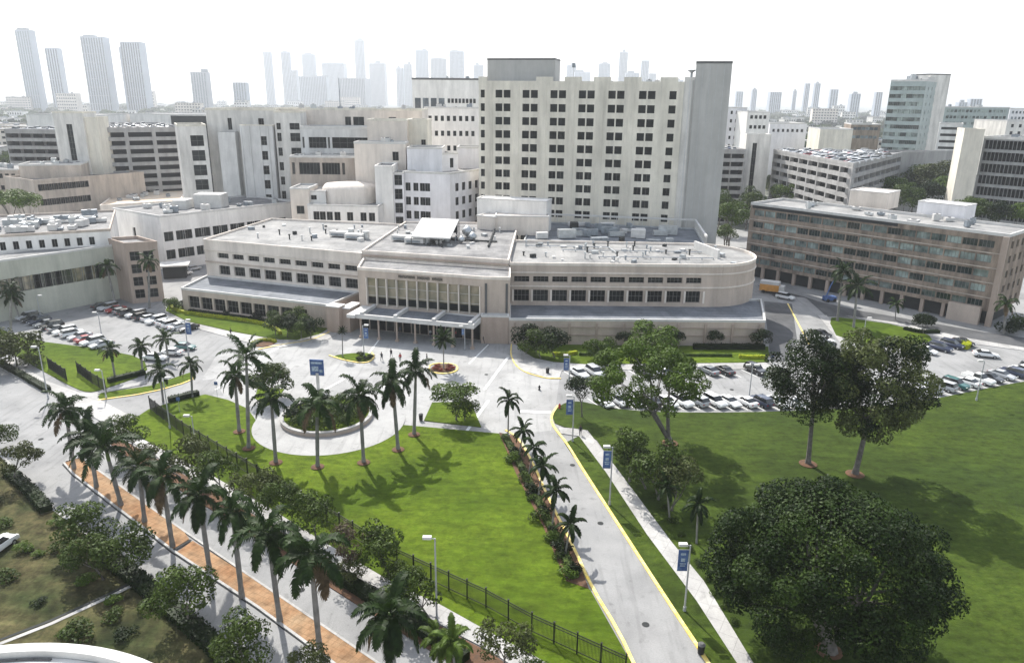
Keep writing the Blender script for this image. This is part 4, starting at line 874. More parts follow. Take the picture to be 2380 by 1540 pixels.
def far_city():
    r = random.Random(23); protos = []
    for k in range(8):
        sx, sy, h = r.uniform(14, 46), r.uniform(12, 26), r.choice([6, 7, 9, 12, 16, 24]); m = r.choice(['white', 'beige2', 'bluewhite', 'concrete', 'tower', 'white'])
        b = MB().use(m).box((0, 0, h/2), (sx, sy, h)); me = b.mesh('wall')
        rf = MB().use(r.choice(['roofw', 'roofw', 'roofg', 'tan'])).box((0, 0, h+.25), (sx+.8, sy+.8, .5)); rf.use('equip').box((sx*.2, 0, h+1.3), (4, 3, 1.6)).box((-sx*.25, 2, h+1.1), (3, 3, 1.2))
        g = MB().use('glass'); nf = max(1, int(h/3.6)); nc = max(5, int(sx/4))
        for i in range(nf):
            for j in range(nc): g.box((-sx/2+sx*(j+.5)/nc, -sy/2-.02, h*(i+.55)/nf), (sx/nc*.55, .1, h/nf*.42))
        protos.append((me, rf.mesh('roof'), g.mesh('windows_panel')))
    def put(x, y, rz):
        p = r.choice(protos); o = thing('city_building', 'small pale building in the hazy city behind the hospital', 'building', (x, y, 0), rz, 'low buildings of the hazy city')
        k = 1+max(0, y-700)/900*r.choice([.1, .2, .4, .7])
        for me, nm in zip(p, ('wall', 'roof', 'window_row')): c = link(bpy.data.objects.new(nm, me)); c.parent = o; c.scale = (1+max(0, y-700)/2500, 1, k)
    n = 0; used = []
    while n < 290:
        Y = 340*math.exp(r.uniform(0.15, 2.35)); xx = r.uniform(-60, IW+60)
        if Y < 560 and 100 < xx < 2300 and not (1700 < xx < 2050 and Y > 480): continue
        x = PY(xx, 400, Y).x
        if any(abs(x-a)+abs(Y-b_) < 26+Y*.012 for a, b_ in used): continue
        used.append((x, Y)); put(x, Y, r.uniform(-.35, .35)); n += 1
    # woods
    mb = MB(); r = random.Random(31); names = ['leafm', 'leafl', 'leafd', 'leafo']
    def blob(x, y, R_, H):
        mb.use(r.choice(names))
        for k in range(46):
            t = r.uniform(0, 2*pi); z = r.uniform(-.3, 1); q = sqrt(max(0, 1-z*z))*r.uniform(.75, 1.05)
            c = Vector((x+R_*q*cos(t), y+R_*q*sin(t), H*.45+H*.55*max(z, -.5))); a = Vector((r.gauss(0, 1), r.gauss(0, 1), r.gauss(0, .8))).normalized(); b_ = a.orthogonal().normalized(); s_ = R_*r.uniform(.28, .5)
            c_ = a.cross(b_); mb.face([c-b_*s_, c-c_*s_*.6, c+b_*s_*.9, c+c_*s_*.7])
    for i in range(1900):
        Y = 330*math.exp(r.uniform(.25, 2.4)); xx = r.uniform(-80, IW+80)
        if Y < 520 and 120 < xx < 1690: continue
        x = PY(xx, 400, Y).x; blob(x, Y, r.uniform(4, 8)*(1+Y/1800), r.uniform(7, 12))
    for i in range(170):
        xx = r.uniform(1790, 2060); Y = r.uniform(470, 760); x = PY(xx, 400, Y).x; blob(x, Y, r.uniform(5, 9), r.uniform(9, 14))
    for i in range(60):
        xx = r.uniform(-40, 130); Y = r.uniform(420, 620); x = PY(xx, 400, Y).x; blob(x, Y, r.uniform(5, 9), r.uniform(9, 14))
    tag(mb.build('city_trees'), 'distant tree canopy spread among the hazy city', 'trees', None, 'stuff')
# ------------------------------------------------------------ CARS
def car_meshes(kind):
    L_, Wd, Ht = {'sedan': (4.7, 1.82, 1.45), 'suv': (4.8, 1.92, 1.75), 'truck': (5.6, 1.95, 1.85), 'hatch': (4.1, 1.75, 1.5)}[kind]
    h = L_/2
    low = {'sedan': [(-h, .35), (-h-.02, .7), (-h+.12, .98), (-h+.9, 1.02), (.95, .98), (h-.35, .80), (h, .62), (h, .35)],
           'suv': [(-h, .4), (-h, .95), (-h+.1, 1.12), (1.1, 1.08), (h-.3, .98), (h, .75), (h, .4)],
           'truck': [(-h, .45), (-h, 1.0), (-h+.05, 1.1), (1.3, 1.15), (h-.3, 1.08), (h, .85), (h, .45)],
           'hatch': [(-h, .35), (-h, .9), (-h+.1, 1.02), (.9, .98), (h-.3, .80), (h, .6), (h, .35)]}[kind]
    top = {'sedan': ((-1.75, 1.05), (-.95, .35)), 'suv': ((-h+.1, 1.15), (-h+.45, .45)), 'truck': ((-.7, 1.35), (-.45, .65)), 'hatch': ((-h+.15, .95), (-h+.55, .3))}[kind]
    zb = {'sedan': 1.0, 'suv': 1.09, 'truck': 1.12, 'hatch': 1.0}[kind]
    bm = bmesh.new(); hw = Wd/2
    vs = [[bm.verts.new((x, s*(hw if z < .75 else hw-.07), z)) for x, z in low] for s in (-1, 1)]
    n = len(low)
    bm.faces.new(vs[0]); bm.faces.new(vs[1][::-1])
    for i in range(n):
        j = (i+1) % n; bm.faces.new((vs[0][j], vs[0][i], vs[1][i], vs[1][j]))
    # roof panel and pillars
    def slab(x0, x1, y0, y1, z0, z1):
        p = [bm.verts.new((x, y, z)) for z in (z0, z1) for x, y in ((x0, y0), (x1, y0), (x1, y1), (x0, y1))]
        for f in ((3,2,1,0),(4,5,6,7),(0,1,5,4),(1,2,6,5),(2,3,7,6),(3,0,4,7)): bm.faces.new([p[k] for k in f])
    slab(top[1][0], top[1][1], -hw+.26, hw-.26, Ht-.06, Ht)
    if kind == 'truck':
        slab(-h+.03, -.78, -hw+.03, -hw+.15, 1.1, 1.25); slab(-h+.03, -.78, hw-.15, hw-.03, 1.1, 1.25)
    bmesh.ops.recalc_face_normals(bm, faces=bm.faces[:])
    bmesh.ops.bevel(bm, geom=[e for e in bm.edges if e.calc_length() > .25], offset=.05, segments=2, affect='EDGES', profile=.6)
    me = bpy.data.meshes.new('body'); bm.to_mesh(me); bm.free(); me.materials.append(M['paint']); me.polygons.foreach_set('use_smooth', [True]*len(me.polygons))
    g = MB().use('carglass'); z1 = Ht-.05
    b0 = [(top[0][0], -hw+.1), (top[0][1], -hw+.1), (top[0][1], hw-.1), (top[0][0], hw-.1)]; b1 = [(top[1][0]-.03, -hw+.24), (top[1][1]+.03, -hw+.24), (top[1][1]+.03, hw-.24), (top[1][0]-.03, hw-.24)]
    g.prism(b0, zb-.04, z1, False, b1)
    w = MB().use('tyre').tube((0, -.11, 0), (0, .11, 0), .33, .33, 16); rim = MB().use('metal').tube((0, -.125, 0), (0, .125, 0), .19, .19, 10)
    hl = MB().use('light').box((0, 0, 0), (.12, .36, .14)); tl = MB().use('red').box((0, 0, 0), (.08, .3, .16))
    return dict(body=me, glass=g.mesh('window'), wheel=w.mesh('wheel'), rim=rim.mesh('rim'), hl=hl.mesh('headlight'), tl=tl.mesh('taillight'), L=L_, W=Wd, z=low[-2][1])
CARS = {k: car_meshes(k) for k in ('sedan', 'suv', 'truck', 'hatch')}
COL = {'white': (.78, .78, .77), 'silver': (.48, .49, .50), 'grey': (.20, .21, .22), 'black': (.018, .018, .02), 'red': (.34, .03, .03), 'dark green': (.02, .11, .10), 'dark blue': (.02, .035, .10), 'tan': (.48, .42, .32), 'navy': (.03, .04, .08)}
def car(kind, colour, loc, rz, label, group=None, z=0.02, full=True):
    c = CARS[kind]; names = {'sedan': 'parked_car', 'suv': 'parked_suv', 'truck': 'pickup_truck', 'hatch': 'parked_car'}
    root = thing(names[kind], label, {'truck': 'pickup truck', 'suv': 'SUV'}.get(kind, 'car'), (loc[0], loc[1], z), rz, group)
    def p(nm, me, l=(0, 0, 0)):
        o = link(bpy.data.objects.new(nm, me)); o.parent = root; o.location = l; return o
    p('body', c['body']).color = (*COL[colour], 1); p('window', c['glass'])
    if full:
        for sx in (-1, 1):
            for sy in (-1, 1):
                wo = p('wheel', c['wheel'], (sx*c['L']*.31, sy*(c['W']/2-.1), .33)); ro = link(bpy.data.objects.new('rim', c['rim'])); ro.parent = wo
        for sy in (-1, 1): p('headlight', c['hl'], (c['L']/2-.03, sy*(c['W']/2-.3), c['z'])); p('taillight', c['tl'], (-c['L']/2+.0, sy*(c['W']/2-.28), .82))
    return root
def car_row(p0, p1, n, rot, where, group, seed, cols=None, skip=()):
    r = random.Random(seed); a, b = G(*p0), G(*p1); cnt = {}
    base = atan2((b-a).y, (b-a).x)+rot
    if n > 5:
        mb = MB().use('white_paint'); hd = Vector((cos(base), sin(base)))
        for i in range(n+1):
            c = (a+(b-a)*((i-.5)/max(1, n-1))).xy; mb.box((c.x, c.y, .016), (5.2, .13, .012), base)
        mb.build('road_marking', kind='structure')
    for i in range(n):
        if i in skip: continue
        t = i/max(1, n-1); p = a*(1-t)+b*t; colour = cols[i] if cols else r.choice(['white', 'white', 'silver', 'grey', 'black', 'silver', 'white', 'grey', 'navy', 'red'])
        kind = r.choice(['sedan', 'sedan', 'suv', 'hatch', 'suv', 'sedan', 'truck'] if seed % 2 else ['sedan', 'sedan', 'suv', 'hatch'])
        key = (colour, kind); cnt[key] = cnt.get(key, 0)+1; nm = {'sedan': 'sedan', 'suv': 'SUV', 'hatch': 'hatchback', 'truck': 'pickup'}[kind]
        o = (ORD[cnt[key]-1]+' ') if cnt[key] > 1 else ''
        fl = pi if r.random() < .35 else 0
        car(kind, colour, (p.x+r.uniform(-.15, .15), p.y+r.uniform(-.2, .2)), base+fl+r.uniform(-.04, .04), f'{o}{colour} {nm} from the left {where}' if o else f'{colour} {nm}, {ORD[i]} car from the left {where}', group)
def all_cars():
    car_row((238, 716), (436, 768), 13, radians(88), 'in the left lot upper row', 'cars in the left lot upper row', 3,
            ['black', 'silver', 'red', 'grey', 'black', 'silver', 'black', 'white', 'white', 'white', 'white', 'white', 'black'])
    car_row((22, 726), (236, 806), 15, radians(88), 'in the left lot lower row', 'cars in the left lot lower row', 4,
            ['white', 'silver', 'white', 'silver', 'black', 'navy', 'grey', 'black', 'grey', 'white', 'white', 'silver', 'red', 'white', 'silver'])
    car_row((362, 836), (432, 812), 3, radians(-70), 'beside the left lot palms', 'cars by the left lot palms', 8, ['white', 'white', 'dark green'])
    car_row((1402, 938), (1840, 940), 13, radians(-64), 'in the right lot front row', 'cars in the right lot front row', 6,
            ['white', 'silver', 'white', 'black', 'white', 'white', 'silver', 'white', 'white', 'white', 'navy', 'white', 'white'])
    car_row((1345, 872), (1755, 865), 12, radians(-68), 'in the right lot back row', 'cars in the right lot back row', 10,
            ['white', 'silver', 'black', 'white', 'black', 'white', 'silver', 'white', 'grey', 'black', 'black', 'black'], skip=(3, 7, 10))
    car_row((2105, 922), (2400, 862), 12, radians(-82), 'in the far right row', 'cars in the far right row', 7,
            ['white', 'white', 'grey', 'silver', 'dark green', 'white', 'white', 'black', 'silver', 'navy', 'white', 'grey'])
    car_row((2152, 820), (2236, 800), 4, radians(-80), 'beside the far right island', 'cars beside the right island', 9, ['white', 'navy', 'navy', 'black'])
    def dirn(a, b_): a, b_ = G(*a), G(*b_); return atan2((b_-a).y, (b_-a).x)
    def at(x, y): return G(x, y)[:2]
    car('sedan', 'white', at(2289, 829), dirn((2268, 824), (2308, 828)), 'white sedan driving alone between the far right rows')
    car('sedan', 'black', at(1908, 781), dirn((1890, 774), (1930, 786)), 'black sedan behind the tree by the right island')
    car('sedan', 'white', at(1912, 795), dirn((1892, 790), (1935, 798)), 'white sedan just below the black one behind the tree')
    car('truck', 'white', at(177, 690), dirn((150, 694), (205, 686)), 'white pickup truck parked beside the green banded building')
    car('sedan', 'silver', at(98, 692), dirn((70, 692), (115, 690)), 'silver sedan near the palms below the green banded building')
    car('suv', 'white', at(1824, 695), dirn((1800, 690), (1850, 700)), 'white van-like SUV at the mouth of the dark street')
    car('suv', 'white', at(-6, 1280), dirn((0, 1280), (25, 1262)), 'white car cut by the left edge on the rough grass')
    car('suv', 'white', at(428, 640), dirn((405, 640), (450, 630)), 'white SUV between white wing and low building')
    car('hatch', 'silver', at(452, 628), dirn((405, 640), (450, 630)), 'silver hatchback between white wing and low building')
    # roof decks
    r = random.Random(77)
    for fp, z, nm in GAR:
        A, B, C_, D = [Vector(p) for p in fp[:4]]; e = (B-A).normalized(); W = (B-A).length; dp = (D-A).length; back = (D-A).normalized(); far = (C_-D)
        rows_ = {'right': 6, 'short': 2, 'left': 5, 'far left': 2}[nm]
        for j in range(rows_):
            v = (4+j*8.5)/dp
            if v > .95: break
            p, q = A+(D-A)*v, B+(C_-B)*v; nn = int((q-p).length/3.1)
            for i in range(1, nn):
                if r.random() < .15: continue
                c = p+(q-p)*i/nn; col = r.choice(['white', 'white', 'silver', 'silver', 'grey', 'black', 'white', 'red' if nm == 'right' else 'navy'])
                car(r.choice(['sedan', 'suv', 'hatch']), col, c, atan2(back.y, back.x)+r.choice([0, pi]), f'{col} car parked on the roof deck of the {nm} garage', f'cars on the {nm} garage roof', z+.03, False)

# ------------------------------------------------------------ PALMS
def frond(mb, o, az, el, Ln, droop, r, wl=.75, lw=.085, nst=15):
    d = Vector((cos(az)*cos(el), sin(az)*cos(el), sin(el))); p = Vector(o); st = Ln/nst; pts = [p.copy()]; dirs = [d.copy()]
    for i in range(nst):
        d = (d+Vector((0, 0, -droop*(.35+i/nst)/nst*2))).normalized(); p = p+d*st; pts.append(p.copy()); dirs.append(d.copy())
    mb.pipe(pts[::3]+[pts[-1]] if (len(pts)-1) % 3 else pts[::3], [.05*(1-.8*k/6) for k in range(len(pts[::3])+(1 if (len(pts)-1) % 3 else 0))], 4)
    for i in range(2, nst+1):
        t = i/nst; ll = wl*(sin(pi*min(1, .12+t*.85))**.6)*r.uniform(.85, 1.1); dd = dirs[i]; s = dd.cross(Vector((0, 0, 1)))
        s = s.normalized() if s.length > .05 else Vector((1, 0, 0)); up = s.cross(dd).normalized()
        for sg in (-1, 1):
            for k in range(2):
                q = pts[i]-dd*(st*.5*k); tip = q+(s*sg*r.uniform(.75, 1)+dd*.45+up*r.uniform(-.1, .35)).normalized()*ll*.55; tip2 = tip+(s*sg*.5+dd*.35+Vector((0, 0, -1.0))*r.uniform(.5, 1.1)).normalized()*ll*.5
                w = dd*lw; mb.face([q-w, q+w, tip+w*.9, tip-w*.9]); mb.face([tip-w*.9, tip+w*.9, tip2])
def palm_crown(seed, nf=17, Ln=3.9, m='palm', wl=.95, lo=-.55, droop=1.15, lw=.085):
    r = random.Random(seed); mb = MB().use(m)
    for i in range(nf):
        t = i/nf; el = 1.35-(1.35-lo)*t**.8; mb.use('deadleaf' if seed % 2 and i >= nf-2 and seed < 10 else m); frond(mb, (0, 0, .2-.25*t), i*2.39996+r.uniform(-.25, .25), el, Ln*r.uniform(.85, 1.08), droop*r.uniform(.8, 1.25), r, wl, lw)
    return mb.mesh('crown')
def royal_trunk():
    mb = MB().use('trunk'); prof = [(0, .34), (.06, .30), (.15, .25), (.35, .28), (.6, .25), (.85, .19), (1, .17)]
    mb.pipe([(0, 0, z*10) for z, q in prof], [q for z, q in prof], 10); return mb.mesh('trunk')
PT = royal_trunk()
PS = MB().use('shaftg').pipe([(0, 0, -1.6), (0, 0, -1.2), (0, 0, 0), (0, 0, .3)], [.18, .20, .13, .08], 8).mesh('crownshaft')
PC = [palm_crown(1), palm_crown(2, 15, 4.1), palm_crown(3, 18, 3.6, 'palm', .85, -.8, 1.4), palm_crown(4, 14, 4.2, 'palm', 1.0, -.35, .95), palm_crown(5, 16, 3.8, 'palm', .9, -.7, 1.3), palm_crown(6, 19, 3.7), palm_crown(7, 13, 4.0, 'palm', 1.0, -.5, 1.5)]
PCs = [palm_crown(s, 13, 2.5, 'palm', .55) for s in (11, 12)]
PCy = palm_crown(21, 15, 3.0, 'palmy', .7)
PCd = palm_crown(31, 34, 2.2, 'palm', .38, -.2, .5, .05)
MU = MB().use('soil').pipe([(0, 0, .1), (0, 0, .17), (0, 0, .22)], [.95, .75, .3], 14).mesh('mulch_ring')
def palm(base, crown, label, group='royal palms', kind='royal', seed=0, s=None, mulch=False, name='palm_tree', z0=.12):
    r = random.Random(seed*7+3); b = G(*base, z0); c = PY(crown[0], crown[1], b.y+r.uniform(-.2, .2)); h = c.z-z0
    root = thing(name, label, 'palm tree', b, r.uniform(0, 6.28), group)
    v = Matrix.Rotation(-root.rotation_euler.z, 3, 'Z') @ (c-b)
    v.x = max(-h*.14, min(h*.14, v.x)); v.y = max(-h*.14, min(h*.14, v.y)); q = v.to_track_quat('Z', 'Y')
    o = link(bpy.data.objects.new('trunk', PT)); o.parent = root; o.rotation_mode = 'QUATERNION'; o.rotation_quaternion = q
    tw = (1 if kind == 'royal' else .6)*(1 if h > 7 else .7); o.scale = (tw, tw, v.length/10)
    me = {'royal': PC[(seed*5+seed//7) % 7], 'small': PCs[seed % 2], 'yellow': PCy, 'date': PCd}[kind]; s = (s or 1)*r.uniform(.9, 1.1)
    if kind in ('royal', 'yellow'):
        o = link(bpy.data.objects.new('crownshaft', PS)); o.parent = root; o.location = v; o.rotation_mode = 'QUATERNION'; o.rotation_quaternion = q; o.scale = (s, s, s)
    o = link(bpy.data.objects.new('crown', me)); o.parent = root; o.location = v; o.scale = (s, s, s); o.rotation_euler = (r.uniform(-.08, .08), r.uniform(-.08, .08), r.uniform(0, 6.28))
    if mulch: o = link(bpy.data.objects.new('mulch_ring', MU)); o.parent = root
    return root
def palms():
    med = [((172, 1087), (152, 950)), ((224, 1130), (206, 1012)), ((281, 1172), (245, 1040)), ((336, 1210), (322, 1085)), ((401, 1268), (376, 1108)), ((488, 1330), (462, 1150)), ((562, 1386), (540, 1190)), ((650, 1440), (622, 1238)), ((742, 1502), (722, 1290))]
    for i, (b, c) in enumerate(med): palm(b, c, f'royal palm in the orange brick median, {ORD[i]} counting from the far end', 'royal palms in the brick median', 'royal', i, 1.0+.03*(i % 3), z0=.15)
    palm((921, 1640), (905, 1430), 'largest nearest royal palm by the bottom edge, right of the median', 'royal palms', 'royal', 5, 1.05)
    palm((1018, 1570), (1015, 1480), 'low bushy palm right of the nearest royal palm', 'royal palms', 'yellow', 6, .8)
    palm((1060, 1590), (1050, 1490), 'yellow green palm at the bottom edge by the white sidewalk', 'royal palms', 'yellow', 9, .85)
    for i, (b, c, l) in enumerate([((556, 1003), (545, 872), 'left palm of the tall cluster on the west lawn'), ((578, 1042), (572, 828), 'tallest palm of the cluster on the west lawn'), ((641, 1075), (630, 925), 'palm at the left end of the circular path'), ((738, 1085), (736, 940), 'palm in front of the round planter, centre'),
            ((845, 1075), (836, 920), 'palm in front of the round planter, right'), ((925, 1045), (912, 888), 'left palm of the pair right of the circle'), ((962, 1010), (966, 862), 'right palm of the pair right of the circle')]):
        palm(b, c, 'royal '+l, 'royal palms around the circular planter', 'royal', i+20, 1.04, True)
    for i, (b, c, l) in enumerate([((268, 880), (256, 812), 'above the black fence'), ((331, 862), (326, 805), 'beside the white car'), ((391, 832), (384, 787), 'nearest the parked cars'), ((379, 932), (371, 862), 'in the driveway verge'), ((447, 922), (443, 848), 'at the end of the driveway hedge')]):
        palm(b, c, f'young royal palm on the left lawn, {l}', 'young royal palms on the left', 'royal', i+30, .72)
    for i, (b, c, l) in enumerate([((25, 775), (25, 668), 'dark palm at the left edge, beside the cars'), ((48, 745), (12, 690), 'leaning dark palm at the left edge'), ((268, 706), (248, 620), 'palm standing left of the taupe stair tower'), ((347, 715), (345, 606), 'palm in front of the taupe stair tower windows')]):
        palm(b, c, l, 'royal palms', 'royal', i+40, .82)
    for i, (b, c, k, s, l) in enumerate([((1945, 745), (1958, 630), 'royal', .95, 'tall palm in front of the brown office, left of a pair'), ((1983, 760), (1992, 665), 'royal', 1.0, 'fuller palm in front of the brown office, right of a pair'), ((2080, 742), (2078, 706), 'small', .9, 'short palm in front of the brown office'),
            ((2332, 775), (2330, 704), 'royal', .8, 'palm at the right corner of the brown office')]): palm(b, c, l, 'palms before the brown office', k, i+50, s)
    palm((796, 828), (795, 770), 'slender date palm on the left plaza island', 'date palms on the plaza', 'date', 1, .55); palm((1031, 856), (1030, 790), 'date palm with drooping crown on the red flowered island', 'date palms on the plaza', 'date', 2, 1.15)
    for i, (b, c) in enumerate([((1180, 1022), (1182, 930)), ((1205, 1062), (1216, 1000)), ((1228, 1105), (1240, 1040)), ((1250, 1155), (1262, 1083)), ((1283, 1222), (1292, 1140)), ((1312, 1292), (1326, 1218))]):
        palm(b, c, f'small palm in the bed along the entry road, {ORD[i]} from the top', 'small palms along the entry road', 'small', i+60, 1.0)
    for i, (b, c) in enumerate([((1618, 1262), (1622, 1172)), ((1556, 1208), (1548, 1130))]): palm(b, c, ['small thin palm on the right lawn left of the big dark tree', 'small palm under the bushy trees on the right lawn'][i], 'small palms on the right lawn', 'small', i+70, .8)

# ------------------------------------------------------------ BROADLEAF TREES
def crown_mesh(seed, nl, leaf, m, nlobe=26, flat=.62, inner=.35, lr=(.22, .4), gap=1.0, extra=None, zl=-.55):
    r = random.Random(seed); mb = MB().use(m); lobes = []
    for i in range(nlobe):
        t = r.uniform(0, 2*pi); z = r.uniform(zl, 1); q = sqrt(1-z*z); rr = r.uniform(.55, .80); lobes.append((Vector((q*cos(t)*rr, q*sin(t)*rr, z*rr*flat)), r.uniform(*lr)))
    lobes.append((Vector((0, 0, .1)), inner))
    wts = [l[1]**2 for l in lobes]
    for i in range(nl):
        li = r.choices(range(len(lobes)), wts)[0]; c, R_ = lobes[li]; d = Vector((r.gauss(0, 1), r.gauss(0, 1), r.gauss(0, 1)*.9+.25)).normalized(); k = r.uniform(.55, 1.02)**.5
        p = c+Vector((d.x, d.y, d.z*.75))*R_*k*gap; n = (d+Vector((r.gauss(0, .5), r.gauss(0, .5), r.gauss(0, .5)+.3))).normalized(); a = n.orthogonal().normalized(); a = (a*cos(r.uniform(0, 6.3))+n.cross(a)*sin(r.uniform(0, 6.3))).normalized(); b = n.cross(a); s = leaf*r.uniform(.6, 1.3)
        if extra: mb.use(extra if (li*7) % 10 < 3 else m)  # whole lobes change leaf colour; the leafh ones are painted highlights
        mb.face([p-a*s, p-b*s*.55, p+a*s, p+b*s*.6])
    return mb.mesh('crown'), lobes
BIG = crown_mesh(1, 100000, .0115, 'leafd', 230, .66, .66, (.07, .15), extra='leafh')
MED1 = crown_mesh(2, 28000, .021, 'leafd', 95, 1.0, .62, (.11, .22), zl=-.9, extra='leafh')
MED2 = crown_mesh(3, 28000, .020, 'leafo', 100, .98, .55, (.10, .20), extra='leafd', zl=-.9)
VEE = crown_mesh(4, 18000, .020, 'leafl', 80, .66, .2, (.08, .18), extra='leafm')
SML = [crown_mesh(s, 2600, .055, m, 12, .8, .4, (.28, .48)) for s, m in ((5, 'leafm'), (6, 'leafo'), (7, 'leafm'), (8, 'leafd'))]
OLV = [crown_mesh(s, 2300, .05, 'leafo', 16, .6, .3, (.2, .38)) for s in (9, 10)]
LGT = [crown_mesh(s, 2600, .055, 'leafl', 14, .7, .4, (.25, .45)) for s in (13, 14)]
PUR = crown_mesh(15, 1500, .045, 'leafp', 16, .6, .3, (.2, .38))
BSH = [crown_mesh(s, 700, .11, m, 6, .8, .7, (.45, .6)) for s, m in ((16, 'leafd'), (17, 'leafm'), (18, 'leafy'), (19, 'leafl'), (20, 'leafr'))]
def tree(base, crown, rad, proto, label, group='trees', nbr=5, forks=1, tr=.25, name='tree', cat='tree', rz=None, sz=1.0, seed=1, Y=None, z0=.12, wide=1.0):
    r = random.Random(seed*13+5); b = G(*base, z0) if Y is None else Vector((PY(*base, Y).x, Y, 0))
    c = PY(crown[0], crown[1], b.y); v = c-b; root = thing(name, label, cat, b, 0, group); rz = r.uniform(0, 6.28) if rz is None else rz
    me, lobes = proto; o = link(bpy.data.objects.new('crown', me)); o.parent = root; o.location = v; o.rotation_euler = (0, 0, rz); o.scale = (rad*wide, rad, rad*sz)
    mb = MB().use('bark'); fork = v*((.68 if rad > 6 else .5) if forks == 1 else .12); rot = Matrix.Rotation(rz, 3, 'Z'); fork.z = max(fork.z, .3)
    if forks == 1: mb.pipe([(0, 0, -.1), fork*.12, fork*.6, fork], [tr*1.5, tr*1.05, tr*.85, tr*.75], 9)
    else: mb.pipe([(0, 0, -.1), fork*.5, fork], [tr*1.6, tr*1.3, tr*1.1], 9)
    ls = r.sample(lobes[:-1], min(nbr, len(lobes)-1))
    if forks > 1:
        for k in range(forks):
            e = v+rot@Vector((cos(2.1*k+1)*rad*.3, sin(2.1*k+1)*rad*.25, -.1*rad)); m_ = fork.lerp(e, .5)+Vector((r.uniform(-.3, .3), 0, -.2)); mb.pipe([fork*.6, m_, e], [tr*.8, tr*.6, tr*.3], 7)
            for l, _ in ls[k::forks]: q = v+rot@Vector((l.x*rad*wide, l.y*rad, l.z*rad*sz)); mb.pipe([m_, m_.lerp(q, .5)+Vector((0, 0, .3)), q], [tr*.4, tr*.25, tr*.08], 6)
    else:
        for l, _ in ls: q = v+rot@Vector((l.x*rad*wide, l.y*rad, l.z*rad*sz)); mb.pipe([fork*.92, fork.lerp(q, .5)+Vector((0, 0, .15*rad*.3)), q], [tr*.55, tr*.35, tr*.1], 6)
    mb.build('trunk', root, True)
    if rad > 7 and Y is None: o = link(bpy.data.objects.new('mulch_ring', MU)); o.parent = root; o.scale = (1.35, 1.35, 1)
    return root
def bush(x, y, rad, k, label, group='shrubs', z=.1, sz=.8, name='shrub', world=None):
    b = Vector((*world, z)) if world else G(x, y, z); root = thing(name, label, 'shrub', b, 0, group); r = random.Random(int(b.x*31+b.y*17))
    o = link(bpy.data.objects.new('foliage', BSH[k][0])); o.parent = root; o.location = (0, 0, rad*sz*.62); o.rotation_euler = (0, 0, r.uniform(0, 6)); o.scale = (rad, rad*r.uniform(.85, 1.1), rad*sz)
    s = MB().use('bark').tube((0, 0, -.05), (0, 0, rad*sz*.6), .07, .04, 6).build('stem', root); return root
def hedge(pts, wd, h, m, label, seed=1, dens=26, leaf=.12, name='hedge', z0=.1, world=False, it=1):
    ln = smooth([Vector(p) for p in (pts if world else px(pts))], it); r = random.Random(seed); o = ln[0].copy(); mb = MB().use(m)
    for i in range(len(ln)-1):
        a, b = ln[i]-o, ln[i+1]-o; d = b-a
        if d.length < .05: continue
        nn = Vector((-d.y, d.x)).normalized()
        for k in range(int(d.length*wd*dens*1.4)+2):
            t = r.random(); side = r.uniform(-1, 1); top = r.random() < .55; zz = h*(1-.12*side**4)*(1+.1*sin((a+d*t).length*2.3)) if top else h*r.uniform(.05, 1)
            s_ = side if top else (1 if r.random() < .5 else -1); c = a+d*t+nn*(wd/2*s_*r.uniform(.92, 1.06)); c = Vector((c.x, c.y, z0+zz+r.uniform(-.06, .08)))
            n = (Vector((nn.x*s_*(0 if top else 1), nn.y*s_*(0 if top else 1), 1 if top else .3))+Vector((r.gauss(0, .5), r.gauss(0, .5), r.gauss(0, .3)))).normalized(); u = n.orthogonal().normalized(); u = u*cos(k)+n.cross(u)*sin(k); w_ = n.cross(u); s = leaf*r.uniform(.6, 1.3)
            mb.face([c-u*s, c-w_*s*.6, c+u*s, c+w_*s*.6])
        q = nn*wd*.42; mb.prism([tuple(a-q), tuple(b-q), tuple(b+q), tuple(a+q)], z0, z0+h*.9, False)
    ob = mb.build(name); ob.location = (o.x, o.y, 0); tag(ob, label, 'hedge'); return ob
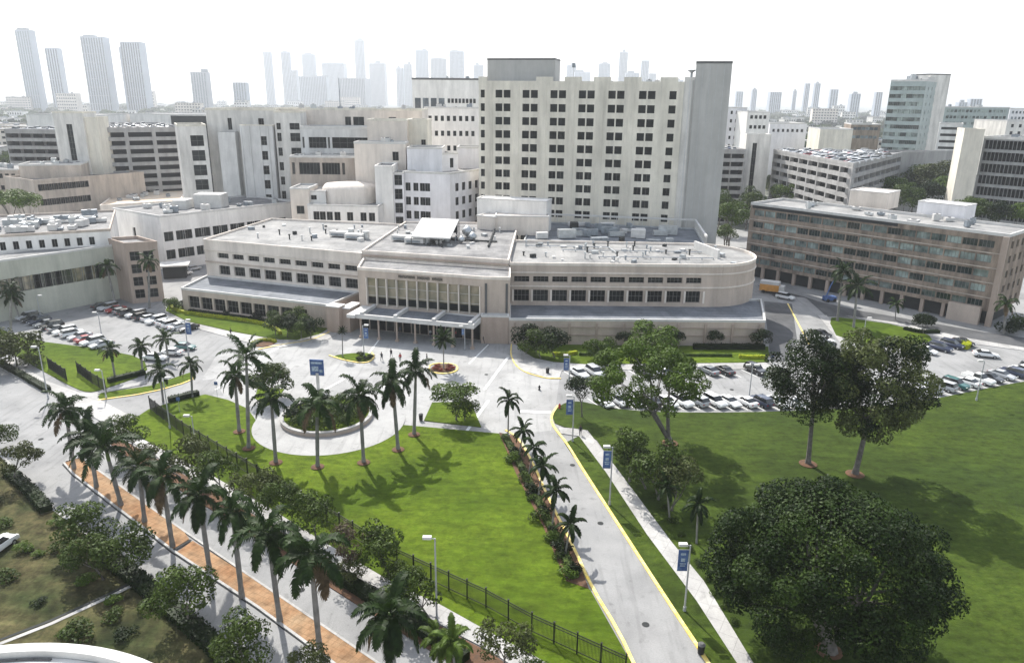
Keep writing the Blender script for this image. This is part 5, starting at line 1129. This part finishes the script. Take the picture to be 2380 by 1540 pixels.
def trees():
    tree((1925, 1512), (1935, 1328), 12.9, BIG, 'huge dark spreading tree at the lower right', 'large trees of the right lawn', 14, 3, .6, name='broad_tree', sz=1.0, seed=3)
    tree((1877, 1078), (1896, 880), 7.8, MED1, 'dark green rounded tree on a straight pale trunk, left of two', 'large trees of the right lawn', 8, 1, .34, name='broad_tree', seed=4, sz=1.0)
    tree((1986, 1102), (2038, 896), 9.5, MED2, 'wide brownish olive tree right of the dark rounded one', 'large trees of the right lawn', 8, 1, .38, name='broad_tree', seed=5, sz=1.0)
    tree((1556, 1030), (1508, 880), 10.2, VEE, 'light green open tree with a V shaped trunk', 'large trees of the right lawn', 12, 3, .42, name='broad_tree', seed=6, sz=.95)
    tree((1352, 968), (1350, 898), 2.6, SML[3], 'sparse small tree at the tip of the right lawn', 'small trees', 4, 1, .12, seed=7)
    for i, (b, c, rd, k, l) in enumerate([((1462, 1118), (1466, 1042), 3.2, 0, 'left'), ((1530, 1160), (1528, 1078), 4.2, 2, 'middle'), ((1560, 1185), (1580, 1112), 3.3, 1, 'right'), ((1500, 1135), (1480, 1078), 2.4, 3, 'lowest')]):
        tree(b, c, rd, SML[k], f'bushy small tree right of the entry walk, {l} of the clump', 'bushy trees on the right lawn', 5, 2, .12, seed=i+10)
    # small trees between fence and boulevard
    L_ = [((322, 1060), (290, 1000), 3.4, 0), ((420, 1108), (345, 1062), 3.6, 1), ((455, 1118), (430, 1048), 4.2, 1), ((520, 1160), (500, 1085), 3.6, 2), ((600, 1200), (590, 1118), 4.0, 1), ((660, 1235), (645, 1160), 3.4, 2), ((735, 1255), (725, 1192), 3.6, 0), ((905, 1335), (868, 1262), 3.7, 2), ((820, 1350), (815, 1320), 2.2, 1),
          ((1000, 1440), (958, 1375), 3.6, 2), ((1170, 1575), (1175, 1478), 3.4, 1), ((930, 1375), (920, 1330), 2.0, 0), ((1230, 1600), (1235, 1560), 2.0, 2)]
    for i, (b, c, rd, k) in enumerate(L_): tree(b, c, rd*.84, (OLV[i % 2] if k == 1 else SML[k]), f'small grey green tree by the left sidewalk, {ORD[i]} counting from the far end', 'small trees along the left sidewalk', 4, 1, .11, seed=i+20)
    tree((812, 1335), (805, 1255), 3.0, PUR, 'reddish brown sparse tree beside the left sidewalk fence', 'small trees', 5, 1, .09, seed=40)
    M_ = [((212, 1280), (192, 1222), 3.6, 0), ((300, 1330), (286, 1268), 3.7, 2), ((440, 1450), (425, 1372), 3.5, 0), ((565, 1560), (560, 1488), 3.2, 0), ((240, 1345), (200, 1290), 3.0, 2), ((30, 1120), (42, 1062), 3.4, 1), ((-5, 1040), (5, 1010), 2.4, 0), ((700, 1580), (715, 1530), 2.4, 1), ((330, 1400), (360, 1405), 2.0, 0)]
    for i, (b, c, rd, k) in enumerate(M_): tree(b, c, rd*.92, OLV[i % 2] if k == 1 else SML[k], f'small tree on the rough grass side of the boulevard, {ORD[i]} as listed from the upper left' if 0 else f'small bushy tree at the rough grass kerb, {["above the brick median gap", "second along the kerb", "dark one near the bottom kerb", "by the bottom edge", "behind the first", "pale one at the left edge", "at the far left kerb", "beside the last median palm", "low one near the dark bush"][i]}', 'small trees along the rough grass', 4, 1, .12, seed=i+50)
    for i, (b, c, rd) in enumerate([((40, 850), (30, 800), 6.0), ((-10, 860), (-25, 815), 5.5), ((85, 850), (72, 832), 2.6)]): tree(b, c, rd, OLV[i % 2], ['olive tree spreading over the left lawn corner', 'olive tree cut by the left edge', 'small olive tree at the left lawn'][i], 'olive trees at left', 5, 1, .16, seed=i+70)
    # around the building
    for i, (b, c, rd, k) in enumerate([((1222, 822), (1228, 785), 3.9, 3), ((1256, 832), (1252, 798), 3.6, 0), ((1288, 830), (1284, 792), 3.8, 3)]): tree(b, c, rd, SML[k], f'dark leafy tree at the left end of the front bed, {["left", "middle", "right"][i]} of three', 'trees of the front bed', 5, 2, .11, seed=i+80)
    tree((1515, 830), (1520, 785), 5.6, LGT[0], 'bright green tree against the beige wall of the right wing', 'trees of the front bed', 6, 1, .14, seed=84, sz=.8); tree((1400, 835), (1398, 808), 3.6, LGT[1], 'bright green low tree left of the beige wall centre', 'trees of the front bed', 5, 1, .12, seed=85)
    for i, x in enumerate([1452, 1555, 1577, 1662, 1766]): tree((x, 808), (x, 783), 1.9 if i < 4 else 2.6, SML[3], f'clipped round dark tree before the right wing wall, {ORD[i]} from the left', 'clipped round trees', 3, 1, .08, seed=i+90)
    for i, (x, y) in enumerate([(640, 755), (668, 760), (700, 762), (722, 762), (690, 745)]): tree((x, y+24), (x, y-6), 3.0, SML[[0, 3, 2, 3, 0][i]], f'leafy tree beside the entrance, {ORD[i]} in the clump left of the pylons', 'trees left of the entrance', 4, 1, .1, seed=i+100)
    for i, (x, y) in enumerate([(425, 715), (492, 722), (536, 730), (598, 742)]): bush(x, y, 1.7, 0, f'dark rounded shrub under the left wing windows, {ORD[i]} from the left', 'shrubs under the left wing')
    tree((392, 722), (398, 706), 2.4, LGT[0], 'yellow green small tree at the left tip of the building', 'small trees', 4, 1, .1, seed=110)
    tree((1060, 975), (1062, 912), 4.2, LGT[1], 'open light green tree on the triangular bed right of the plaza', 'small trees', 6, 2, .12, seed=111, sz=.6); tree((1080, 975), (1078, 945), 2.6, SML[0], 'darker low tree on the triangular bed', 'small trees', 4, 1, .1, seed=112)
    tree((625, 930), (628, 880), 4.0, SML[2], 'leafy tree behind the circle palms at the left of the plaza', 'small trees', 5, 1, .14, seed=113); tree((650, 915), (640, 862), 2.6, OLV[0], 'pale small tree on the left plaza island', 'small trees', 4, 1, .1, seed=114)
    for i, (x, y, Y, rd, l) in enumerate([(1700, 500, 262, 7.5, 'large tree between the tower shaft and the brown office'), (1672, 470, 290, 6.5, 'tree beside the tower shaft'), (1740, 462, 300, 6.5, 'tree in front of the right stair tower'), (1690, 540, 245, 4.0, 'low tree behind the rounded end')]):
        tree((x, y), (x, y), rd, SML[2] if i != 0 else LGT[1], l, 'trees behind the rounded end', 5, 2, .3, seed=i+120, Y=Y, name='broad_tree')
    for i, (x, y, Y, rd) in enumerate([(1825, 448, 300, 6), (1872, 440, 300, 6), (1905, 446, 305, 5), (2085, 440, 290, 8), (2130, 425, 310, 9), (2175, 415, 300, 9), (2200, 440, 280, 7), (2150, 452, 275, 7), (2105, 462, 262, 6), (2250, 478, 240, 5), (2290, 490, 235, 5), (2330, 494, 232, 5), (2375, 498, 230, 5), (2215, 400, 330, 6)]):
        tree((x, y), (x, y), rd, LGT[i % 2] if i % 3 == 0 else SML[i % 4], f'green tree behind the brown office roof, {ORD[i]} in the belt', 'trees behind the brown office', 4, 1, .25, seed=i+130, Y=Y, name='broad_tree')
    for i, (x, y, Y, rd) in enumerate([(18, 460, 232, 6.5), (60, 468, 228, 6)]): tree((x, y), (x, y), rd, LGT[i], f'yellow green tree at the left edge among the flat roofs, {["left", "right"][i]} one', 'trees at the left edge', 5, 1, .25, seed=i+150, Y=Y, name='broad_tree', sz=.7)
    for i, (x, y) in enumerate([(2150, 760), (2370, 765), (2345, 775)]): bush(x, y, 2.4, i % 2, f'shrub before the brown office ground floor, {ORD[i]} from the left', 'shrubs at the brown office', sz=1)
    tree((2145, 775), (2143, 745), 2.2, SML[3], 'small dark tree by the kerb of the dark street', 'small trees', 3, 1, .08, seed=160)
    # round planter
    r = random.Random(5); cx, cy, R0 = -30.0, 110.4, 7.3; root = thing('round_planter', 'round raised planter with pale rim in the middle of the circular path', 'planter', (cx, cy, 0)); circ = [(R0*cos(2*pi*i/56), R0*sin(2*pi*i/56)) for i in range(56)]
    MB().use('beige').ring(circ, 0, .45, .1, .75).build('wall', root); MB().use('walk').ring(circ, .10, .52, .75, .92).build('rim', root); MB().use('lawn').prism([(x*.95, y*.95) for x, y in circ], .1, .6, False).build('soil', root)
    k = 0
    for ring_, n_ in ((0, 1), (2.6, 6), (5.2, 12)):
        for i in range(n_):
            t = 2*pi*i/n_+.3; bush(0, 0, r.uniform(1.2, 1.6), r.choice([0, 1, 1, 3]), 'dark leafy shrub growing inside the round planter', 'shrubs in the round planter', .6, .85, world=(cx+ring_*cos(t), cy+ring_*sin(t))); k += 1
    # beds
    hedge([(398, 716), (420, 728), (476, 736), (546, 744), (606, 753), (640, 765), (652, 778)], .9, .7, 'leafy', 'bright yellow hedge curving along the left wing bed', 1)
    hedge([(586, 802), (604, 793), (632, 793), (640, 797)], .9, .6, 'leafy', 'short yellow hedge on the little island before the left wing', 2)
    hedge([(440, 724), (520, 733), (600, 746), (640, 752)], 1.0, .6, 'leafd', 'low dark hedge against the left wing windows', 3)
    hedge([(1284, 826), (1312, 828), (1340, 822)], .8, .7, 'leafy', 'bright yellow hedge at the left of the right wing bed', 4); hedge([(1716, 832), (1745, 834), (1776, 833)], .8, .7, 'leafy', 'bright yellow hedge at the right end of the front bed', 5)
    hedge([(1345, 826), (1450, 828), (1560, 828), (1700, 829)], .7, .6, 'leafl', 'long low green hedge along the right wing bed', 6); hedge([(1610, 812), (1700, 812), (1775, 812)], 1.2, 1.2, 'leafd', 'dark hedge against the right wing wall', 7)
    hedge([(2236, 800), (2248, 806), (2240, 812)], 1.6, 1.1, 'leafy', 'yellow shrub row at the tip of the far right cars', 8)
    hedge([(252, 890), (290, 880), (338, 870)], 1.2, .9, 'leafd', 'dark hedge at the corner of the left lawn', 9); hedge([(392, 935), (425, 927), (462, 918)], 1.2, .9, 'leafd', 'dark clipped hedge at the end of the second black fence', 10)
    hedge([(5, 850), (60, 880), (112, 910)], 1.3, .8, 'leafd', 'dark hedge between the boulevard and the left sidewalk', 11)
    hedge([(700, 1290), (780, 1340), (845, 1382), (905, 1420), (990, 1475), (1080, 1540)], 1.6, 1.0, 'leafd', 'long dark hedge between boulevard and left sidewalk', 12); hedge([(560, 1205), (640, 1258), (700, 1292)], 1.3, .8, 'leafm', 'short green hedge above the long dark hedge', 13)
    hedge([(240, 1290), (320, 1352), (400, 1420), (480, 1490), (540, 1545)], 2.0, .8, 'leafd', 'dark scrubby hedge along the rough grass kerb', 14, leaf=.18)
    hedge([(20, 1100), (70, 1145), (110, 1190)], 1.6, .9, 'leafd', 'dark scrub at the kerb near the left edge', 15, leaf=.18)
    hedge([(2180, 774), (2140, 775), (2100, 766)], 1.2, .7, 'leafd', 'dark low hedge on the far right grass island', 16)
    for i, (x, y) in enumerate([(835, 838), (850, 836), (862, 832), (838, 826)]): bush(x, y, .8, 0, f'low green shrub on the left plaza island, {ORD[i]}', 'shrubs on the left plaza island')
    for i, (x, y) in enumerate([(1012, 858), (1022, 861), (1040, 861), (1050, 857), (1018, 852), (1044, 852)]): bush(x, y, .65, 4, 'low red leaved shrub around the date palm', 'red shrubs around the date palm', sz=.7)
    for i in range(15):
        t = i/14; p = ((1178+t*150+4*sin(i*2.1)), 1030+t*320+(2 if i % 2 else -6)*1.0); bush(p[0]+(8 if i % 2 else -6)*(.6+t), p[1], .75+.25*(i % 3), (1, 0, 3, 0)[i % 4], f'small shrub in the mulch bed along the entry road, {ORD[i]} from the top', 'shrubs along the entry road')
    hedge([(1172, 1014), (1215, 1095), (1262, 1190), (1300, 1270), (1335, 1345)], 1.1, .45, 'leafm', 'low green planting running along the mulch bed beside the entry road', 17, leaf=.16)
    r = random.Random(123); W_ = ['beside the round pavilion', 'on the rough grass', 'near the thin concrete path', 'by the left edge']
    for i in range(26):
        x, y = r.uniform(-60, 330), r.uniform(1130, 1480)
        if x > 60+(y-1100)*.72: continue
        bush(x, y, r.uniform(.7, 1.7), r.choice([0, 1, 1, 3]), f'scrubby bush {W_[0 if y > 1420 else 3 if x < 20 else 2 if y > 1350 else 1]}', 'scrub on the rough grass', sz=.6)
    r = random.Random(99)
    for i in range(12):
        t = i/11; x = 1482+t*222; y = 1080+t*365; bush(x, y, r.uniform(.4, .7), 1, f'low shrub in the strip right of the entry walk, {ORD[i]} from the top', 'shrubs right of the entry walk')

# ------------------------------------------------------------ FENCES, LAMPS, SIGNS, PEOPLE
def fence(pts, label, h=2.2, post=2.6, pick=.14, world=False):
    P = [Vector(p) for p in px(pts)]; o = P[0].copy(); root = thing('iron_fence', label, 'fence', (o.x, o.y, .12), 0, 'black iron fences'); pk = MB().use('iron'); rl = MB().use('iron')
    pm = MB().use('iron').box((0, 0, h/2+.1), (.12, .12, h+.2)).box((0, 0, h+.24), (.17, .17, .08)).mesh('post')
    for a, b in zip(P, P[1:]):
        d = b-a; L_ = d.length; rz = atan2(d.y, d.x); a0 = a-o; c = a0+d/2
        for z in (.25, h-.35, h-.05): rl.box((c.x, c.y, z), (L_, .05, .07), rz)
        n_ = int(L_/pick)
        for i in range(n_): q = a0+d*(i+.5)/n_; pk.box((q.x, q.y, h/2+.05), (.03, .03, h), rz)
        for i in range(max(1, round(L_/post))): q = a0+d*i/max(1, round(L_/post)); ob = link(bpy.data.objects.new('post', pm)); ob.parent = root; ob.location = (q.x, q.y, 0); ob.rotation_euler = (0, 0, rz)
    ob = link(bpy.data.objects.new('post', pm)); ob.parent = root; q = P[-1]-o; ob.location = (q.x, q.y, 0)
    pk.build('picket_row', root); rl.build('rail', root); return root
def lamp(base, top, label, banner=0, side=-1, dbl=False):
    b = G(*base, .1); h = min(12, max(5, PY(top[0], top[1], b.y).z)); root = thing('street_lamp', label, 'street lamp', b, 0, 'street lamps')
    mb = MB().use('pole').tube((0, 0, 0), (0, 0, h), .11, .07, 8); mb.tube((0, 0, 0), (0, 0, .5), .18, .16, 8); mb.build('pole', root)
    for s in ((-1, 1) if dbl else (side,)):
        MB().use('pole').tube((0, 0, h-.1), (s*.5, 0, h+.05), .05, .04, 6).build('arm', root)
        m = MB().use('trim').box((s*.75, 0, h+.08), (.85, .42, .26)); m.use('light').box((s*.75, 0, h-.07), (.6, .3, .05)); m.build('lamp_head', root)
    if banner:
        z1 = h-.55; z0 = z1-banner; x0, x1 = side*.12, side*(.12+banner*.42); x0, x1 = min(x0, x1), max(x0, x1)
        m = MB().use('banner').box(((x0+x1)/2, 0, (z0+z1)/2), (x1-x0, .04, z1-z0)); m.use('bannerl')
        for f, hh, ww in ((.80, .10, .5), (.52, .16, .4), (.34, .05, .6), (.24, .05, .5)): m.box(((x0+x1)/2, 0, z0+(z1-z0)*f), ((x1-x0)*ww, .06, (z1-z0)*hh))
        m.build('banner', root)
        for z in (z0-.03, z1+.03): MB().use('pole').tube((0, 0, z), (side*(.2+banner*.42), 0, z), .025, .025, 5).build('bracket', root)
    return root
def lamps_signs():
    for b, t, l, bn, s in (((1590, 1418), (1604, 1268), 'nearest street lamp with a blue banner beside the right sidewalk', 2.4, -1), ((1416, 1172), (1420, 1040), 'second street lamp with blue banner beside the right sidewalk', 2.4, -1), ((1330, 1025), (1328, 922), 'street lamp with blue banner at the tip of the right lawn', 2.4, -1),
            ((1322, 885), (1326, 843), 'street lamp with blue banner before the front bed', 2.3, -1), ((438, 822), (436, 745), 'street lamp with blue banner by the end of the left lot', 2.4, 1), ((846, 825), (841, 757), 'street lamp with blue banner before the entrance canopy', 2.2, 1), ((1080, 812), (1078, 768), 'lamp with small sign at the right of the entrance', 1.2, -1),
            ((1015, 1440), (1011, 1252), 'tall plain street lamp standing in front of the central lawn', 0, -1), ((236, 778), (233, 732), 'plain lamp between the car rows of the left lot', 0, -1), ((96, 745), (92, 688), 'plain lamp beside the far left palms', 0, 1), ((112, 925), (103, 808), 'lamp with white head on the left sidewalk', 0, -1),
            ((247, 925), (241, 862), 'lamp with white head at the end of the black fence', 0, -1), ((456, 1048), (446, 968), 'pale lamp on the west lawn above the small trees', 0, -1), ((1740, 925), (1746, 850), 'lamp post with two heads in the right parking lot', 0, 1), ((2268, 930), (2284, 840), 'lamp post beside the far right car row', 0, -1),
            ((2003, 798), (1998, 740), 'grey lamp on the right grass island', 0, 1), ((395, 995), (391, 880), 'lamp by the second black fence', 0, 1)):
        lamp(b, t, l, bn, s, dbl=(b[0] == 1740))
    # blue information board
    b = G(740, 905, .02); root = thing('sign_board', 'blue and white information board on a post in the plaza', 'sign', b, -.1)
    MB().use('trim').box((0, 0, 1.6), (.5, .3, 3.2)).build('post', root); m = MB().use('banner').box((0, 0, 4.2), (2.5, .22, 3.0)); m.build('panel', root)
    m = MB().use('trim'); m.ring([(-1.25, -.11), (1.25, -.11), (1.25, .11), (-1.25, .11)], .06, .02, 2.7, 2.8); m.use('bannerl').box((0, -.13, 5.1), (2.0, .04, .35)).box((-.3, -.13, 4.0), (1.2, .04, .9)).box((.75, -.13, 3.6), (.5, .04, .5)); m.build('markings', root)
    for i, (x, y) in enumerate([(505, 920), (418, 958)]):
        b = G(x, y, .1); root = thing('street_sign', ['small blue street sign on a thin post by the driveway', 'small pale street sign on a post near the fence'][i], 'sign', b); MB().use('pole').tube((0, 0, 0), (0, 0, 2.6), .04, .04, 6).build('post', root); MB().use('banner').box((0, -.06, 2.4), (.6, .04, .6)).build('panel', root)
    for i, (x, y, m, l) in enumerate([(1300, 948, 'red', 'red hydrant like post at the tip of the right lawn'), (1253, 905, 'iron', 'dark bollard by the right sidewalk edge')]):
        b = G(x, y, .1); root = thing('hydrant' if i == 0 else 'bollard', l, 'hydrant' if i == 0 else 'bollard', b); MB().use(m).pipe([(0, 0, 0), (0, 0, .1), (0, 0, .7), (0, 0, .85)], [.24, .16, .16, .06], 10).build('barrel', root); MB().use(m).tube((-.26, 0, .5), (.26, 0, .5), .07, .07, 8).build('nozzle', root)
    for i, (x, y) in enumerate([(1395, 1215), (1330, 1080), (1500, 1450), (1130, 870), (900, 905), (640, 870), (340, 1000), (95, 1020), (700, 1370), (1700, 905)]):
        b = G(x, y, .014); o = MB().use('darkconc').tube((b.x, b.y, .022), (b.x, b.y, .034), .38, .38, 14).build('manhole_cover', label=['round dark manhole cover in the entry road middle', 'round dark manhole cover near the top of the entry road', 'round dark manhole cover low on the entry road', 'round manhole cover right of the plaza', 'round manhole cover above the circular path', 'round manhole cover on the left plaza',
            'round manhole cover by the left driveway mouth', 'round manhole cover on the boulevard at far left', 'round manhole cover on the boulevard beside the median', 'round manhole cover in the right parking lot'][i], cat='manhole cover', group='manhole covers')
    # benches/bins in plaza
    for i, (x, y) in enumerate([(978, 975), (772, 770), (1272, 866), (1628, 1516)]):
        b = G(x, y, .14); root = thing('litter_bin', ['dark litter bin at the lawn corner beside the triangular bed', 'dark litter bin beside the pylons', 'dark litter bin on the curved sidewalk', 'dark red litter bin on the kerb near the bottom'][i], 'litter bin', b); MB().use('iron').tube((0, 0, 0), (0, 0, .95), .3, .36, 12).build('bin_body', root); MB().use('darkframe').tube((0, 0, .96), (0, 0, 1.15), .4, .2, 12).build('lid', root)
    # blue boom lift by the office, orange barrier
    b = G(1926, 700, 0); root = thing('boom_lift', 'blue boom lift standing beside the brown office', 'boom lift', b, .2); mb = MB().use('banner').box((0, 0, .9), (3.0, 1.8, 1.0)); mb.build('chassis', root)
    for sx in (-1, 1):
        for sy in (-1, 1): MB().use('tyre').tube((sx*1.0, sy*.8, .45), (sx*1.0, sy*1.1, .45), .45, .45, 12).build('wheel', root)
    MB().use('banner').pipe([(-1, 0, 1.4), (-.2, 0, 4.2), (1.6, 0, 7.5)], [.22, .18, .14], 6).build('boom', root); MB().use('metal').box((1.9, 0, 8.0), (1.2, .9, 1.0)).build('basket', root)
    b = G(1787, 680, 0); root = thing('truck', 'orange and white box truck beside the rounded end', 'truck', b, -.5); MB().use('orange').box((0, 0, 1.6), (5.0, 2.4, 1.8)).use('trim').box((0, 0, 2.9), (5.0, 2.4, .8)).build('box_body', root); MB().use('trim').box((3.2, 0, 1.4), (1.3, 2.2, 1.9)).build('cab', root)
    for sx in (-1.4, 2.9):
        for sy in (-1, 1): MB().use('tyre').tube((sx, sy*.9, .48), (sx, sy*1.2, .48), .48, .48, 12).build('wheel', root)
def person_mat(shirt, trouser, skin):
    m = bpy.data.materials.new('clothed_figure'); m.use_nodes = True; n = m.node_tree; L = n.links; b = n.nodes['Principled BSDF']; b.inputs['Roughness'].default_value = .9
    tc = n.nodes.new('ShaderNodeTexCoord'); sp = n.nodes.new('ShaderNodeSeparateXYZ'); L.new(tc.outputs['Object'], sp.inputs[0]); cr = n.nodes.new('ShaderNodeValToRGB'); cr.color_ramp.interpolation = 'CONSTANT'
    dv = n.nodes.new('ShaderNodeMath'); dv.operation = 'DIVIDE'; dv.inputs[1].default_value = 1.8; L.new(sp.outputs[2], dv.inputs[0]); L.new(dv.outputs[0], cr.inputs[0]); e = cr.color_ramp.elements
    e[0].position = 0; e[0].color = (.02, .02, .02, 1); e[1].position = .05; e[1].color = (*trouser, 1); a = e.new(.53); a.color = (*shirt, 1); a = e.new(.825); a.color = (*skin, 1)
    L.new(cr.outputs[0], b.inputs['Base Color']); return m
PM = [person_mat(*c) for c in (((.03, .03, .035), (.02, .02, .03), (.25, .14, .09)), ((.55, .55, .56), (.03, .04, .08), (.35, .2, .13)), ((.12, .16, .3), (.05, .05, .05), (.3, .17, .1)), ((.35, .06, .06), (.03, .03, .03), (.28, .16, .1)))]
def person_mesh(stride, k, arm):
    me = bpy.data.meshes.new('body'); V = [(0, 0, .95), (0, 0, 1.15), (0, 0, 1.38), (0, 0, 1.50), (0, .01, 1.60), (0, .01, 1.70)]; Rr = [.15, .14, .16, .06, .095, .085]; E = [(0, 1), (1, 2), (2, 3), (3, 4), (4, 5)]
    for s in (-1, 1):
        i = len(V); st = stride*s; V += [(s*.10, 0, .88), (s*.11, st*.5+.03, .48), (s*.11, st-.02, .09), (s*.115, st+.14, .04)]; Rr += [.095, .065, .045, .035]; E += [(0, i), (i, i+1), (i+1, i+2), (i+2, i+3)]
        i = len(V); V += [(s*.19, 0, 1.40), (s*.24, -st*.35, 1.13), (s*.23, -st*.6+.06+arm, .90), (s*.23, -st*.7+.09+arm, .80)]; Rr += [.06, .045, .035, .038]; E += [(2, i), (i, i+1), (i+1, i+2), (i+2, i+3)]
    me.from_pydata(V, E, []); me.materials.append(PM[k]); o = bpy.data.objects.new('tmp', me); C.objects.link(o); md = o.modifiers.new('skin', 'SKIN'); md.use_smooth_shade = True
    for i, v in enumerate(me.skin_vertices[0].data): v.radius = (Rr[i]*(1.15 if i in (1, 2) else 1), Rr[i]*(.75 if i in (0, 1, 2) else 1)); v.use_root = (i == 0)
    o.modifiers.new('sub', 'SUBSURF').levels = 1; dg = bpy.context.evaluated_depsgraph_get(); m2 = bpy.data.meshes.new_from_object(o.evaluated_get(dg)); m2.name = 'body'; bpy.data.objects.remove(o); return m2
def people():
    pm = [person_mesh(.22, 0, 0), person_mesh(.05, 1, .03), person_mesh(.18, 2, .02), person_mesh(.12, 3, 0)]
    hair = MB().use('hair').pipe([(0, -.015, 1.62), (0, -.02, 1.70), (0, -.015, 1.77), (0, -.01, 1.80)], [.10, .11, .085, .02], 10).mesh('hair')
    rows = [(887, 838, 0, 'person in dark clothes, leftmost of the group walking across the plaza'), (909, 830, 0, 'person in black walking ahead of the plaza group'), (930, 840, 3, 'person in a dark red top in the middle of the plaza group'), (961, 842, 2, 'person in a blue top in the plaza group'), (992, 842, 0, 'person in dark clothes at the right of the plaza group'),
            (537, 781, 0, 'person in black standing on the walk by the left lot'), (1124, 797, 0, 'person in dark clothes beside the right end of the canopy'), (930, 775, 2, 'person standing under the middle of the canopy'), (1000, 783, 1, 'person in a pale top near the lobby doors'), (1060, 785, 3, 'person in a red top under the canopy right side'),
            (880, 770, 0, 'person in black near the left canopy columns'), (592, 815, 0, 'person in dark clothes by the small yellow hedge'), (1793, 842, 2, 'person in a blue top at the right end of the front bed'), (1784, 845, 1, 'person in a pale top beside the one in blue, right end'), (773, 768, 1, 'person in a pale top before the pylons'), (1348, 1012, 0, 'person in dark clothes at the top of the right sidewalk')]
    r = random.Random(2)
    for x, y, k, l in rows:
        b = G(x, y, .02); root = thing('person', l, 'person', b, r.uniform(0, 6.28), 'people')
        o = link(bpy.data.objects.new('body', pm[k])); o.parent = root; o = link(bpy.data.objects.new('hair', hair)); o.parent = root
        root.scale = (1.08, 1.08, 1.04)

ground(); hospital_tower(); main_building(); background_buildings(); skyline(); far_city()
all_cars(); palms(); trees()
fence([(350, 953), (427, 1012), (600, 1118), (760, 1215), (923, 1316), (1043, 1373), (1129, 1413), (1235, 1472), (1340, 1520), (1452, 1572)], 'long black iron fence along the edge of the central lawn')
fence([(114, 858), (156, 886)], 'short black fence panel on the left lawn, farther one'); fence([(181, 868), (215, 893), (247, 912)], 'black fence panel at the corner of the left lawn')
lamps_signs(); people(); make_haze()
